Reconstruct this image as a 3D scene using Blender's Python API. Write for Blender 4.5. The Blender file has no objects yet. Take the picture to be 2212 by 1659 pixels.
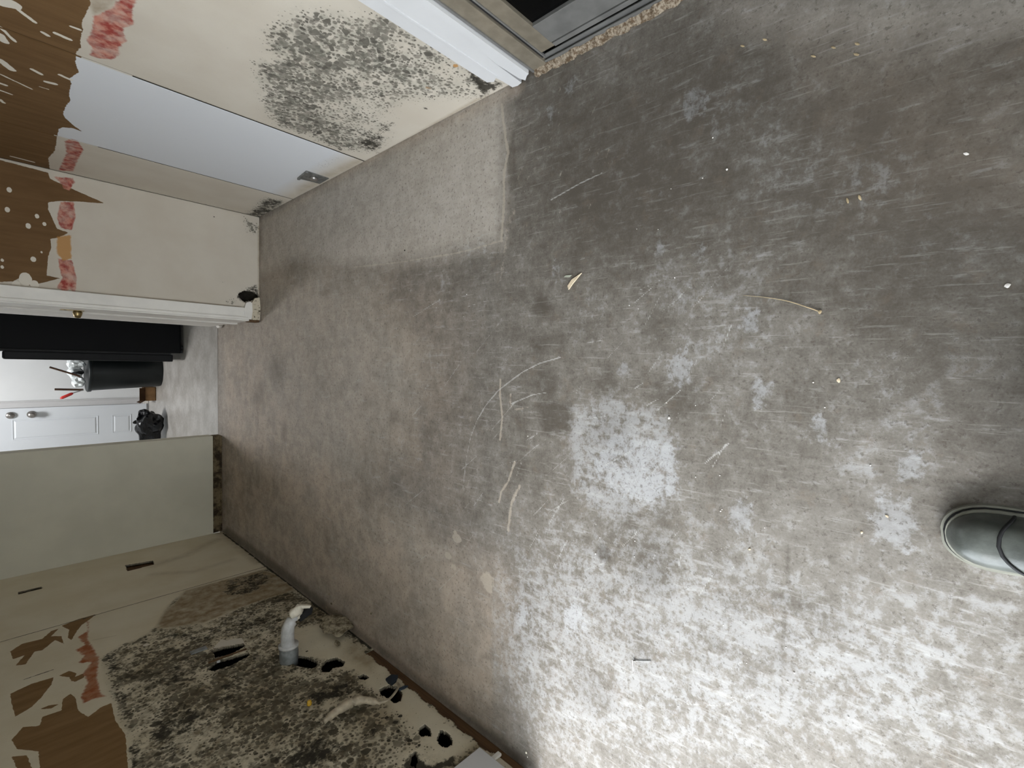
import bpy, bmesh, math, random
import numpy as np
from mathutils import Vector, Matrix
random.seed(7)
rng = np.random.default_rng(7)
sc = bpy.context.scene
COL = sc.collection

# ------------------------------------------------------------------ camera
CAM_H = 1.10
FPX = 1018.6                                    # focal length in pixels of the 2212 px wide frame
PITCH, YAW, ROLL = math.radians(47.51), math.radians(-3.287), math.radians(-1.326)
_cp, _sp, _cy, _sy = math.cos(PITCH), math.sin(PITCH), math.cos(YAW), math.sin(YAW)
FWD = np.array([_sy * _cp, _cy * _cp, -_sp])
_R = np.array([_cy, -_sy, 0.0]); _U = np.cross(_R, FWD)
RGT = math.cos(ROLL) * _R + math.sin(ROLL) * _U
UPV = -math.sin(ROLL) * _R + math.cos(ROLL) * _U
CAM = np.array([0.0, 0.0, CAM_H])
cd = bpy.data.cameras.new('camera'); cam = bpy.data.objects.new('camera', cd); COL.objects.link(cam)
cd.sensor_fit = 'HORIZONTAL'; cd.sensor_width = 36.0; cd.lens = FPX / 2212.0 * 36.0; cd.clip_start = 0.02
mx, my, mz = -UPV, RGT, -FWD                    # the phone is held sideways: image right is world down
cam.matrix_world = Matrix(((mx[0], my[0], mz[0], 0), (mx[1], my[1], mz[1], 0), (mx[2], my[2], mz[2], CAM_H), (0, 0, 0, 1)))
sc.camera = cam

# ------------------------------------------------------------------ world, daylight portals, exposure
w = bpy.data.worlds.new('sky'); sc.world = w; w.use_nodes = True
bg = w.node_tree.nodes['Background']
bg.inputs['Color'].default_value = (0.87, 0.935, 1.0, 1); bg.inputs['Strength'].default_value = 9.3
sun = bpy.data.lights.new('hazy_sun', 'SUN'); sun.energy = 4.5; sun.angle = math.radians(30); sun.color = (1.0, .97, .93)
suno = bpy.data.objects.new('hazy_sun', sun); COL.objects.link(suno); suno.location = (-6, -3, 7)
suno.rotation_euler = Vector((.62, .20, -.76)).to_track_quat('-Z', 'Y').to_euler()
sc.view_settings.view_transform = 'Standard'; sc.view_settings.look = 'None'
sc.view_settings.gamma = 1.0; sc.view_settings.use_curve_mapping = False
sc.view_settings.exposure = 0.0

def portal(name, loc, rot, sx, sy):
    l = bpy.data.lights.new(name, 'AREA'); l.shape = 'RECTANGLE'; l.size = sx; l.size_y = sy
    l.cycles.is_portal = True
    o = bpy.data.objects.new(name, l); COL.objects.link(o); o.location = loc; o.rotation_euler = rot
    return o

XR, XL, YBR, YBL, YF = 0.88, -1.257, 3.13, 3.86, 6.35
CEIL = 2.40
OPEN_Y0, OPEN_Y1, OPEN_Z = -1.75, 0.88, 2.10    # daylight opening in the left wall, beside the camera
portal('daylight_opening_portal', (XL - 0.14, (OPEN_Y0 + OPEN_Y1) / 2, OPEN_Z / 2), (0, -math.pi / 2, 0), OPEN_Z, OPEN_Y1 - OPEN_Y0)
RW_X0, RW_X1, RW_Z0, RW_Z1 = -0.95, 0.62, 0.95, 2.20   # unseen rear window, added to brighten the back walls
portal('added_rear_window_portal', ((RW_X0 + RW_X1) / 2, -2.42, (RW_Z0 + RW_Z1) / 2), (math.pi / 2, 0, math.pi), RW_X1 - RW_X0, RW_Z1 - RW_Z0)
sc.cycles.max_bounces = 6; sc.cycles.diffuse_bounces = 5; sc.cycles.glossy_bounces = 2
sc.cycles.adaptive_threshold = 0.02

# ------------------------------------------------------------------ pixel -> point on a real plane
def ray(x, y): return FWD - ((y - 829.5) / FPX) * RGT - ((x - 1106.0) / FPX) * UPV
def on_z(x, y, z=0.0): d = ray(x, y); return CAM + d * (z - CAM_H) / d[2]
def on_x(x, y, X): d = ray(x, y); return CAM + d * X / d[0]
def on_y(x, y, Y): d = ray(x, y); return CAM + d * Y / d[1]

# ------------------------------------------------------------------ node helpers
class NG:
    def __init__(s, name, rough=0.6, spec=0.3, metal=0.0):
        s.m = bpy.data.materials.new(name); s.m.use_nodes = True
        s.t = s.m.node_tree; s.n = s.t.nodes; s.l = s.t.links
        s.b = s.n['Principled BSDF']
        s.b.inputs['Roughness'].default_value = rough
        s.b.inputs['Specular IOR Level'].default_value = spec
        s.b.inputs['Metallic'].default_value = metal
        s.tc = s.n.new('ShaderNodeTexCoord'); s.co = s.tc.outputs['Object']
    def put(s, sock, v):
        if hasattr(v, 'is_linked') or isinstance(v, bpy.types.NodeSocket): s.l.new(v, sock)
        elif isinstance(v, (tuple, list)) and len(v) == 3 and sock.type == 'RGBA': sock.default_value = (*v, 1)
        else: sock.default_value = v
    def math(s, op, a, b=None, c=None, clamp=False):
        n = s.n.new('ShaderNodeMath'); n.operation = op; n.use_clamp = clamp
        for i, v in enumerate((a, b, c)):
            if v is not None: s.put(n.inputs[i], v)
        return n.outputs[0]
    def add(s, a, b): return s.math('ADD', a, b)
    def mul(s, a, b, clamp=False): return s.math('MULTIPLY', a, b, clamp=clamp)
    def sub(s, a, b): return s.math('SUBTRACT', a, b)
    def step(s, v, lo, hi, a=0.0, b=1.0):
        n = s.n.new('ShaderNodeMapRange'); n.interpolation_type = 'SMOOTHSTEP'
        s.put(n.inputs[0], v); s.put(n.inputs[1], lo); s.put(n.inputs[2], hi); s.put(n.inputs[3], a); s.put(n.inputs[4], b)
        return n.outputs[0]
    def mix(s, f, a, b, mode='MIX'):
        n = s.n.new('ShaderNodeMix'); n.data_type = 'RGBA'; n.blend_type = mode; n.clamp_factor = True
        s.put(n.inputs[0], f); s.put(n.inputs[6], a); s.put(n.inputs[7], b)
        return n.outputs[2]
    def map(s, scale=(1, 1, 1), rot=(0, 0, 0), loc=(0, 0, 0), co=None):
        n = s.n.new('ShaderNodeMapping'); s.l.new(co or s.co, n.inputs[0])
        n.inputs['Location'].default_value = loc; n.inputs['Rotation'].default_value = rot; n.inputs['Scale'].default_value = scale
        return n.outputs[0]
    def noise(s, scale, detail=4, rough=0.55, co=None, dist=0.0):
        n = s.n.new('ShaderNodeTexNoise'); s.l.new(co or s.co, n.inputs['Vector'])
        n.inputs['Scale'].default_value = scale; n.inputs['Detail'].default_value = detail
        n.inputs['Roughness'].default_value = rough; n.inputs['Distortion'].default_value = dist
        return n.outputs['Fac']
    def noisec(s, scale, detail=2, co=None):
        n = s.n.new('ShaderNodeTexNoise'); s.l.new(co or s.co, n.inputs['Vector'])
        n.inputs['Scale'].default_value = scale; n.inputs['Detail'].default_value = detail
        return n.outputs['Color']
    def vor(s, scale, co=None, feat='F1', rand=1.0):
        n = s.n.new('ShaderNodeTexVoronoi'); n.feature = feat; s.l.new(co or s.co, n.inputs['Vector'])
        n.inputs['Scale'].default_value = scale; n.inputs['Randomness'].default_value = rand
        return n.outputs
    def warp(s, amt, scale, co=None):
        c = s.noisec(scale, 3, co)
        v = s.n.new('ShaderNodeVectorMath'); v.operation = 'MULTIPLY_ADD'
        s.l.new(c, v.inputs[0]); v.inputs[1].default_value = (amt,) * 3; s.l.new(co or s.co, v.inputs[2])
        return v.outputs[0]
    def attr(s, name):
        n = s.n.new('ShaderNodeAttribute'); n.attribute_name = name
        q = s.n.new('ShaderNodeSeparateColor'); s.l.new(n.outputs['Color'], q.inputs[0])
        return q.outputs[0], q.outputs[1], q.outputs[2], n.outputs['Alpha']
    def bump(s, h, dist=0.002, strength=0.6):
        n = s.n.new('ShaderNodeBump'); n.inputs['Distance'].default_value = dist; n.inputs['Strength'].default_value = strength
        s.put(n.inputs['Height'], h); s.l.new(n.outputs[0], s.b.inputs['Normal'])
    def out(s, col, rough=None):
        s.put(s.b.inputs['Base Color'], col)
        if rough is not None: s.put(s.b.inputs['Roughness'], rough)
        return s.m

def plain(name, col, rough=0.5, spec=0.3, metal=0.0, var=0.15, scale=12, bump=0.0):
    g = NG(name, rough, spec, metal)
    n = g.noise(scale, 5)
    dark = tuple(c * (1 - var) for c in col); lite = tuple(min(1, c * (1 + var)) for c in col)
    if bump: g.bump(g.noise(scale * 6, 5), 0.002, bump)
    return g.out(g.mix(g.step(n, .3, .7), dark, lite))

# ------------------------------------------------------------------ mesh helpers
def tag(o, label=None, cat=None, group=None, kind=None):
    if label: o['label'] = label
    if cat: o['category'] = cat
    if group: o['group'] = group
    if kind: o['kind'] = kind
    return o
def empty(name, loc, label=None, cat=None, group=None, kind=None):
    o = bpy.data.objects.new(name, None); COL.objects.link(o); o.location = loc; o.empty_display_size = .05
    return tag(o, label, cat, group, kind)
def obj(name, bm, mat, parent=None, smooth=False):
    bmesh.ops.recalc_face_normals(bm, faces=bm.faces[:])
    me = bpy.data.meshes.new(name)
    if parent is not None:
        off = Vector(parent.location); q = parent.parent
        while q is not None: off += Vector(q.location); q = q.parent
        bmesh.ops.translate(bm, verts=bm.verts[:], vec=-off)
    bm.to_mesh(me); bm.free()
    if smooth:
        for p in me.polygons: p.use_smooth = True
    me.materials.append(mat)
    o = bpy.data.objects.new(name, me); COL.objects.link(o)
    if parent is not None: o.parent = parent
    return o
def box(x0, x1, y0, y1, z0, z1, bev=0.0, bm=None, seg=2):
    t = bmesh.new()
    bmesh.ops.create_cube(t, size=1.0)
    for v in t.verts: v.co = Vector(((x0 + x1) / 2 + v.co.x * (x1 - x0), (y0 + y1) / 2 + v.co.y * (y1 - y0), (z0 + z1) / 2 + v.co.z * (z1 - z0)))
    if bev: bmesh.ops.bevel(t, geom=t.edges[:], offset=bev, segments=seg, affect='EDGES', profile=.6)
    if bm is None: return t
    me = bpy.data.meshes.new('t'); t.to_mesh(me); t.free(); bm.from_mesh(me); bpy.data.meshes.remove(me)
    return bm
def tube(pts, rad, n=10, bm=None):
    bm = bm or bmesh.new()
    pts = [Vector(p) for p in pts]
    rad = rad if isinstance(rad, (list, tuple)) else [rad] * len(pts)
    rings = []
    for i, p in enumerate(pts):
        t = (pts[min(i + 1, len(pts) - 1)] - pts[max(i - 1, 0)]).normalized()
        a = t.cross(Vector((0, 0, 1)))
        if a.length < .1: a = t.cross(Vector((1, 0, 0)))
        a.normalize(); b = t.cross(a)
        rings.append([bm.verts.new(p + rad[i] * (math.cos(2 * math.pi * k / n) * a + math.sin(2 * math.pi * k / n) * b)) for k in range(n)])
    for r0, r1 in zip(rings, rings[1:]):
        for k in range(n): bm.faces.new((r0[k], r0[(k + 1) % n], r1[(k + 1) % n], r1[k]))
    bm.faces.new(rings[0]); bm.faces.new(rings[-1])
    return bm
def smooth_path(pts, n=6):
    P = [np.array(p, float) for p in pts]; out = []
    for i in range(len(P) - 1):
        p0, p1, p2, p3 = P[max(i - 1, 0)], P[i], P[i + 1], P[min(i + 2, len(P) - 1)]
        for k in range(n):
            t = k / n
            out.append(.5 * ((2 * p1) + (-p0 + p2) * t + (2 * p0 - 5 * p1 + 4 * p2 - p3) * t * t + (-p0 + 3 * p1 - 3 * p2 + p3) * t ** 3))
    out.append(P[-1]); return out
def prism(poly, axis, a0, a1, bm=None):
    """polygon in the two other axes, extruded from a0 to a1 along axis (0 x, 1 y, 2 z)"""
    bm = bm or bmesh.new()
    def P(u, v, a):
        q = [u, v]; q.insert(axis, a); return Vector(q)
    b = [bm.verts.new(P(u, v, a0)) for u, v in poly]; t = [bm.verts.new(P(u, v, a1)) for u, v in poly]
    n = len(poly); bm.faces.new(b); bm.faces.new(t)
    for i in range(n): bm.faces.new((b[i], b[(i + 1) % n], t[(i + 1) % n], t[i]))
    return bm
def lathe(prof, c, axis=2, n=24, bm=None):
    bm = bm or bmesh.new(); rings = []
    for r, h in prof:
        ring = []
        for k in range(n):
            a = 2 * math.pi * k / n; u, v = r * math.cos(a), r * math.sin(a)
            q = [u, v]; q.insert(axis, h); ring.append(bm.verts.new(Vector(c) + Vector(q)))
        rings.append(ring)
    for r0, r1 in zip(rings, rings[1:]):
        for k in range(n): bm.faces.new((r0[k], r0[(k + 1) % n], r1[(k + 1) % n], r1[k]))
    bm.faces.new(rings[0]); bm.faces.new(rings[-1])
    return bm
def crumple(c, r, seed, sub=3, amp=.35, sharp=True, flat=None):
    bm = bmesh.new(); bmesh.ops.create_icosphere(bm, subdivisions=sub, radius=1.0)
    g = np.random.default_rng(seed); dirs = g.normal(size=(26, 3)); dirs /= np.linalg.norm(dirs, axis=1)[:, None]; off = g.uniform(.62, 1.0, 26)
    for v in bm.verts:
        d = np.array(v.co); k = dirs @ d
        s = min([1.0] + [o / kk for o, kk in zip(off, k) if kk > .05]) if sharp else 1
        s *= 1 + amp * .3 * math.sin(5 * d[0] + seed) * math.sin(6 * d[1] + 2 * seed) * math.sin(4 * d[2])
        p = d * s * np.array(r) + np.array(c)
        if flat is not None and p[2] < flat: p[2] = flat
        v.co = p
    return bm

# ------------------------------------------------------------------ painted masks on finely divided real surfaces
class Canvas:
    def __init__(s, us, vs, px2uv):
        s.us, s.vs = us, vs; s.U, s.V = [a.ravel() for a in np.meshgrid(us, vs, indexing='xy')]
        s.n = len(s.U); s.f = px2uv; s.ch = {}
    def c(s, k):
        if k not in s.ch: s.ch[k] = np.zeros(s.n, np.float32)
        return s.ch[k]
    def sel(s, P, pad):
        return np.nonzero((s.U > P[:, 0].min() - pad) & (s.U < P[:, 0].max() + pad) & (s.V > P[:, 1].min() - pad) & (s.V < P[:, 1].max() + pad))[0]
    def _put(s, k, i, a, mode):
        ch = s.c(k)
        if mode == 'max': ch[i] = np.maximum(ch[i], a)
        elif mode == 'sub': ch[i] = ch[i] * (1 - a)
        else: ch[i] = ch[i] + a
    def seg(s, P, i, closed):
        x, y = s.U[i], s.V[i]; d = np.full(len(i), 9.0); m = len(P)
        for a in range(m if closed else m - 1):
            p, q = P[a], P[(a + 1) % m]; e = q - p; L = e @ e + 1e-12
            t = np.clip(((x - p[0]) * e[0] + (y - p[1]) * e[1]) / L, 0, 1)
            d = np.minimum(d, np.hypot(x - p[0] - t * e[0], y - p[1] - t * e[1]))
        return d
    def poly(s, k, pts, soft=.02, val=1.0, mode='max', raw=False):
        P = np.array([p if raw else s.f(*p) for p in pts], float); i = s.sel(P, soft)
        if not len(i): return
        d = s.seg(P, i, True); x, y = s.U[i], s.V[i]; ins = np.zeros(len(i), bool); m = len(P)
        for a in range(m):
            p, q = P[a], P[(a + 1) % m]
            cr = (p[1] > y) != (q[1] > y)
            xx = (q[0] - p[0]) * (y - p[1]) / (q[1] - p[1] + 1e-12) + p[0]
            ins ^= cr & (x < xx)
        sd = np.where(ins, -d, d)
        s._put(k, i, np.clip(.5 - sd / soft, 0, 1) * val, mode)
    def line(s, k, pts, wid=.01, soft=.008, val=1.0, mode='max', raw=False):
        P = np.array([p if raw else s.f(*p) for p in pts], float); i = s.sel(P, wid + soft)
        if not len(i): return
        d = s.seg(P, i, False); s._put(k, i, np.clip(.5 - (d - wid / 2) / soft, 0, 1) * val, mode)
    def blob(s, k, x, y, r, soft=.02, val=1.0, ry=None, mode='max'):
        p = np.array(s.f(x, y)); ry = ry or r; P = np.array([p - [r, ry], p + [r, ry]]); i = s.sel(P, soft)
        if not len(i): return
        d = (np.hypot((s.U[i] - p[0]) / r, (s.V[i] - p[1]) / ry) - 1) * min(r, ry)
        s._put(k, i, np.clip(.5 - d / soft, 0, 1) * val, mode)

def grid_obj(name, cv, to3, mat, sets, parent=None, hole=None, extra=None, thick=None):
    nu, nv = len(cv.us), len(cv.vs)
    co = np.stack(to3(cv.U, cv.V), 1).astype(np.float32)
    idx = np.arange(nu * nv).reshape(nv, nu)
    q = np.stack([idx[:-1, :-1], idx[:-1, 1:], idx[1:, 1:], idx[1:, :-1]], -1).reshape(-1, 4)
    if hole is not None:
        q = q[~(hole[q].mean(1) > .5)]
    nb = len(co)
    if extra:                                   # coarse coplanar continuation: list of (u0,u1,v0,v1)
        ev, ef = [], []
        for (u0, u1, v0, v1) in extra:
            b = nb + len(ev)
            for u, v in ((u0, v0), (u1, v0), (u1, v1), (u0, v1)): ev.append([float(t) for t in np.ravel(np.stack(to3(np.array([u]), np.array([v])), 1))])
            ef.append([b, b + 1, b + 2, b + 3])
        co = np.concatenate([co, np.array(ev, np.float32)]); q = np.concatenate([q, np.array(ef)])
    if parent is not None: co = co - np.array(parent.location, np.float32)
    me = bpy.data.meshes.new(name)
    me.vertices.add(len(co)); me.vertices.foreach_set('co', co.ravel())
    me.loops.add(q.size); me.loops.foreach_set('vertex_index', q.ravel().astype(np.int32))
    me.polygons.add(len(q)); me.polygons.foreach_set('loop_start', np.arange(0, q.size, 4, dtype=np.int32))
    me.update(calc_edges=True)
    for an, chans in sets.items():
        a = me.attributes.new(an, 'FLOAT_COLOR', 'POINT'); d = np.zeros((len(co), 4), np.float32)
        for j, k in enumerate(chans):
            if k: d[:nb, j] = cv.c(k)
        for j in range(4): d[nb:, j] = 0
        a.data.foreach_set('color', d.ravel())
    me.materials.append(mat)
    o = bpy.data.objects.new(name, me); COL.objects.link(o)
    if parent is not None: o.parent = parent
    if thick:
        md = o.modifiers.new('thickness', 'SOLIDIFY'); md.thickness = abs(thick); md.offset = -1 if thick > 0 else 1
        me.materials.append(M_CAVITY if thick < 0 else M_GYPSUM); md.material_offset_rim = 1  # right panels: joint edges coloured dark for the shade in the gaps
    return o

# ------------------------------------------------------------------ materials
def wall_material(name, cream, dingy, moldscale=42, moldtint=(.115, .104, .084), patchy=0.0):
    g = NG(name, .75, .2)
    br, rd, mo, bk = g.attr('m1'); bl, st, og, wh = g.attr('m2')
    nE = g.sub(g.noise(55, 6, .65), .5); nL = g.noise(5, 4); nM = g.noise(22, 5, .6)
    base = g.mix(g.step(nL, .3, .75), cream, dingy)
    base = g.mix(g.mul(g.step(g.noise(160, 3), .62, .72), .10), base, (.25, .22, .16))
    base = g.mix(bl, base, (.60, .61, .635))
    base = g.mix(g.mul(st, g.step(nM, .2, .75, .35, 1.0)), base, (.21, .145, .075))
    # mould: colonies of two sizes, a thin film and dense black growth
    wc = g.warp(.012, 40)
    v1 = g.vor(moldscale, wc); v2 = g.vor(moldscale * 2.3, wc)
    sp1 = g.n.new('ShaderNodeSeparateColor'); g.l.new(v1['Color'], sp1.inputs[0])
    sp2 = g.n.new('ShaderNodeSeparateColor'); g.l.new(v2['Color'], sp2.inputs[0])
    dens = g.mul(mo, g.step(g.noise(9, 4, .6), .25, .60, .62, 1.30))
    film = g.mul(g.mul(dens, dens), g.step(g.noise(26, 5, .7), .36, .66, 0, .70))
    base = g.mix(film, base, (.29, .275, .225) if not patchy else (.20, .165, .11))
    if patchy:
        pz = g.noise(3.4, 5, .62)
        base = g.mix(g.mul(mo, g.step(pz, .40, .66, 0, .75)), base, (.27, .215, .135))
        dens = g.mul(dens, g.step(pz, .32, .60, .55, 1.25))
        bk = g.add(bk, g.mul(mo, g.step(g.noise(6.5, 4, .65, co=g.map((1, 1, .55))), .44, .74, 0, .62)))
    r1 = g.mul(dens, g.add(.14, g.mul(sp1.outputs[0], .62)))
    r2 = g.mul(dens, g.add(.10, g.mul(sp2.outputs[0], .66)))
    d1 = g.add(v1['Distance'], g.mul(nE, .38)); d2 = g.add(v2['Distance'], g.mul(nE, .35))
    s1 = g.mul(g.step(g.sub(r1, d1), -.03, .16), g.add(.45, g.mul(sp1.outputs[1], .5)))
    s2 = g.mul(g.step(g.sub(r2, d2), -.03, .12), g.add(.5, g.mul(sp2.outputs[1], .45)))
    spot = g.math('MAXIMUM', s1, s2)
    mcol = g.mix(g.step(g.noise(14, 4), .35, .65), moldtint, tuple(c * .55 for c in moldtint))
    base = g.mix(spot, base, mcol)
    # torn facing, adhesive, remnants of facing
    brown = g.step(g.add(br, g.mul(nE, .55)), .46, .54)
    fib = g.noise(30, 5, .6, co=g.map((1, 1, .16)))
    pcol = g.mix(g.step(fib, .25, .75), (.115, .062, .024), (.155, .088, .037)) if not patchy else g.mix(g.step(fib, .25, .75), (.175, .098, .038), (.235, .140, .062))
    base = g.mix(brown, base, pcol)
    white = g.step(g.add(wh, g.mul(nE, .5)), .44, .56)
    base = g.mix(white, base, (.62, .57, .49))
    redm = g.mul(g.step(g.add(rd, g.mul(nE, .55)), .40, .62), g.step(nM, .28, .62, .45, 1.0))
    base = g.mix(redm, base, g.mix(g.step(g.noise(38, 4), .38, .60), (.47, .20, .145), (.27, .045, .035)))
    ogm = g.mul(g.step(g.add(og, g.mul(nE, .5)), .40, .66), .85)
    base = g.mix(ogm if not patchy else g.mul(ogm, .75), base, (.42, .20, .045) if not patchy else (.32, .125, .035))
    blk = g.step(g.add(bk, g.mul(g.sub(g.add(g.mul(g.noise(62, 5, .7), .6), g.mul(g.noise(18, 3, .6), .4)), .5), 2.2)), .44, .74)
    base = g.mix(g.mul(blk, .93), base, (.022, .019, .013))
    h = g.add(g.mul(br, -.8), g.mul(g.noise(140, 3), .15))
    g.bump(h, .0015, .5)
    return g.out(base)

M_WALL_R = wall_material('painted_plasterboard_bright', (.535, .485, .41), (.49, .435, .36))
M_WALL_L = wall_material('painted_plasterboard_yellowed', (.66, .60, .47), (.60, .53, .39), 34, (.060, .050, .032), 1.0)
M_WALL_P = plain('cream_wall_paint', (.60, .575, .48), .7, .2, var=.05, scale=4)
M_WALL_FAR = plain('white_wall_paint', (.74, .75, .75), .6, .25, var=.03, scale=3)
M_JOINT = plain('jointing_compound', (.54, .50, .44), .8, .15, var=.05)
M_GYPSUM = plain('broken_gypsum_edge', (.16, .14, .105), .9, .1, var=.4, scale=60)
M_CEIL = plain('white_ceiling_paint', (.80, .79, .76), .8, .1, var=.04, scale=3)
M_CAVITY = plain('dark_wall_cavity', (.02, .017, .013), .9, .05, var=.4, scale=20)  # near-black colour deepens the shade inside cavities and joints
M_TRIM = plain('white_gloss_trim', (.57, .565, .565), .35, .4, var=.03, scale=6)
M_TRIM2 = plain('off_white_trim', (.70, .67, .62), .4, .35, var=.06, scale=9)
M_WOOD = None
def wood(name, a, b, rough=.7, stretch=(1, .06, 1)):
    g = NG(name, rough, .2); n = g.noise(40, 6, .65, co=g.map(stretch)); g.bump(n, .002, .4)
    return g.out(g.mix(g.step(n, .3, .7), a, b))
M_WOOD = wood('brown_stained_lumber', (.055, .030, .014), (.13, .072, .034))
M_STICK = wood('dark_wood_stick', (.05, .025, .015), (.11, .06, .035), stretch=(1, 1, .1))

def floor_material():
    g = NG('worn_concrete', .62, .22)
    li, br, ta, dk = g.attr('m1'); bei, scr, wht, hair = g.attr('m2')
    A = g.noise(2.4, 4, .55, dist=.2); B = g.noise(15, 7, .70, dist=.3); Cn = g.noise(46, 5, .72); Dn = g.noise(230, 2, .6)
    st = g.noise(1.0, 6, .68, co=g.map((46, 9, 1), (0, 0, .75)))       # trowel grain
    t = g.add(g.add(g.mul(A, .20), g.mul(B, .34)), g.add(g.mul(Cn, .20), g.add(g.mul(Dn, .12), g.mul(st, .16))))
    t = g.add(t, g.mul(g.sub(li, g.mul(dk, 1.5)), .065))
    col = g.mix(g.step(t, .36, .66), (.098, .085, .070), (.242, .223, .198))
    # warm brown film in cloudy blotches, beige smoother screed
    bn = g.step(g.add(g.mul(B, .5), g.mul(g.noise(5, 4, .6), .5)), .38, .62)
    col = g.mix(g.mul(br, g.add(.30, g.mul(bn, .50))), col, (.47, .365, .28))
    col = g.mix(g.mul(g.step(g.noise(17, 6, .75), .54, .66), .40), col, (.175, .140, .108))
    col = g.mix(g.mul(bei, .60), col, g.mix(g.step(t, .40, .60), (.48, .43, .375), (.62, .565, .50)))
    # bluish white efflorescence, flaky edges
    e = g.add(g.mul(B, .40), g.mul(Cn, .60))
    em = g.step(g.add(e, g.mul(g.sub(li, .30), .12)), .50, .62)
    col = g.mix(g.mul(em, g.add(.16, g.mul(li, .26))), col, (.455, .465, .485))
    col = g.mix(g.mul(g.step(g.add(st, g.mul(li, .08)), .60, .70), .32), col, (.46, .455, .45))
    col = g.mix(g.mul(g.step(g.add(wht, g.mul(g.sub(e, .5), 2.2)), .36, .66), .36), col, (.455, .465, .485))
    # dark specks and hairlines
    col = g.mix(g.mul(g.step(g.noise(95, 4, .7), .56, .64), .55), col, (.085, .072, .058))
    s2 = g.noise(1.0, 5, .7, co=g.map((120, 7, 1), (0, 0, -.62), (3, 1, 0)))
    col = g.mix(g.mul(g.step(s2, .58, .66), .26), col, (.47, .455, .43))
    wv = g.warp(.09, 7); ve = g.vor(24, wv, 'DISTANCE_TO_EDGE')['Distance']
    hl = g.mul(g.step(ve, .010, .05, 1, 0), g.step(Cn, .50, .62))
    col = g.mix(g.mul(hl, g.mul(hair, .45)), col, (.10, .095, .085))
    col = g.mix(g.mul(dk, .42), col, (.072, .061, .048))  # stains, grime and painted-in shade share this mask
    ta2 = g.step(g.add(ta, g.mul(g.sub(Cn, .5), 1.3)), .40, .70)
    col = g.mix(g.mul(ta2, .55), col, (.46, .40, .325))
    col = g.mix(g.mul(g.step(g.add(scr, g.mul(g.sub(Cn, .5), .8)), .34, .62), .55), col, (.54, .53, .505))
    g.bump(g.add(g.mul(Cn, .5), g.mul(ta, .2)), .004, .35)
    return g.out(col)
M_FLOOR = floor_material()
def far_floor_material():
    g = NG('dusty_pale_concrete', .32, .5)
    n = g.noise(6, 7, .6); n2 = g.noise(40, 6, .7)
    col = g.mix(g.step(g.add(g.mul(n, .6), g.mul(n2, .4)), .35, .66), (.30, .28, .25), (.46, .44, .41))
    return g.out(col)
M_FLOOR_FAR = far_floor_material()

# ================================================================== STRUCTURE
# ---- floor
def gsp(a, b, s0, s1):
    out = [a]; L = b - a
    while out[-1] < b: out.append(out[-1] + s0 + (s1 - s0) * max(0, (out[-1] - a) / L) ** 1.5)
    out[-1] = b; return np.array(out)
fx = np.linspace(XL - .02, XR + .03, 640); fy = gsp(-.30, 3.95, .0032, .0085)
F = Canvas(fx, fy, lambda x, y: on_z(x, y)[:2])
# brown slab / film, stains, and shade painted into the right floor
F.poly('bei', [(480, 1150), (590, 1225), (800, 1395), (1060, 1580), (1066, 1500), (1068, 1260), (900, 1130), (700, 1000)], .2, .35)
F.poly('br', [(480, 1150), (590, 1225), (800, 1395), (1060, 1580), (1066, 1500), (1060, 1380), (1068, 1260), (1040, 1230), (900, 1130), (760, 1020), (640, 900), (560, 760), (480, 720)], .30, .95)
F.poly('br', [(560, 490), (800, 560), (920, 600), (960, 700), (960, 1060), (860, 1080), (470, 940), (470, 720)], .45, .58)
F.poly('bei', [(470, 700), (600, 600), (800, 600), (860, 900), (760, 1060), (560, 1000), (470, 930)], .4, .55)
F.poly('dk', [(1560, 110), (2260, 110), (2260, 640), (1900, 600), (1650, 430)], .30, .95)  # photographer's body shadow painted into the floor colour
F.poly('br', [(1750, 120), (2212, 120), (2212, 400), (1900, 420)], .18, .25)
F.poly('dk', [(1850, 560), (2260, 560), (2260, 900), (2000, 860)], .25, .45)  # rest of the body shadow, darkened in the floor colour
F.poly('dk', [(1160, 860), (1236, 865), (1232, 935), (1172, 938)], .03, .80)
F.blob('dk', 1304, 1195, .021, .015, 1.1)
F.blob('dk', 1170, 660, .035, .04, .7); F.blob('dk', 1165, 750, .028, .04, .7)
F.blob('br', 600, 790, .10, .10, .6); F.blob('dk', 600, 800, .09, .12, .7); F.blob('dk', 560, 850, .10, .1, .5)
F.poly('dk', [(1150, 180), (1500, 60), (2212, 100), (2212, 600), (1600, 560), (1250, 560), (1130, 480)], .25, .75)  # weak bounce beside the black door, painted as darker floor
F.blob('dk', 1180, 830, .05, .05, .6)
F.poly('dk', [(1110, 280), (1120, 400), (1100, 420), (1095, 330)], .02, .9)
for k in range(70):
    x, y = rng.uniform(520, 1900), rng.uniform(500, 1500)
    if on_z(x, y)[0] < XL + .05: continue
    F.blob(('dk', 'dk', 'li')[k % 3], x, y, rng.uniform(.02, .07), .06, rng.uniform(.25, .6), ry=rng.uniform(.02, .06))
# paler, beige smooth rectangle near the right wall
F.poly('bei', [(566, 470), (800, 348), (1090, 190), (1092, 380), (1084, 522), (990, 545), (880, 566), (770, 575), (640, 560), (560, 600)], .10, .95)
F.poly('bei', [(560, 600), (780, 590), (900, 760), (880, 900), (700, 850), (560, 720)], .25, .5)
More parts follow.
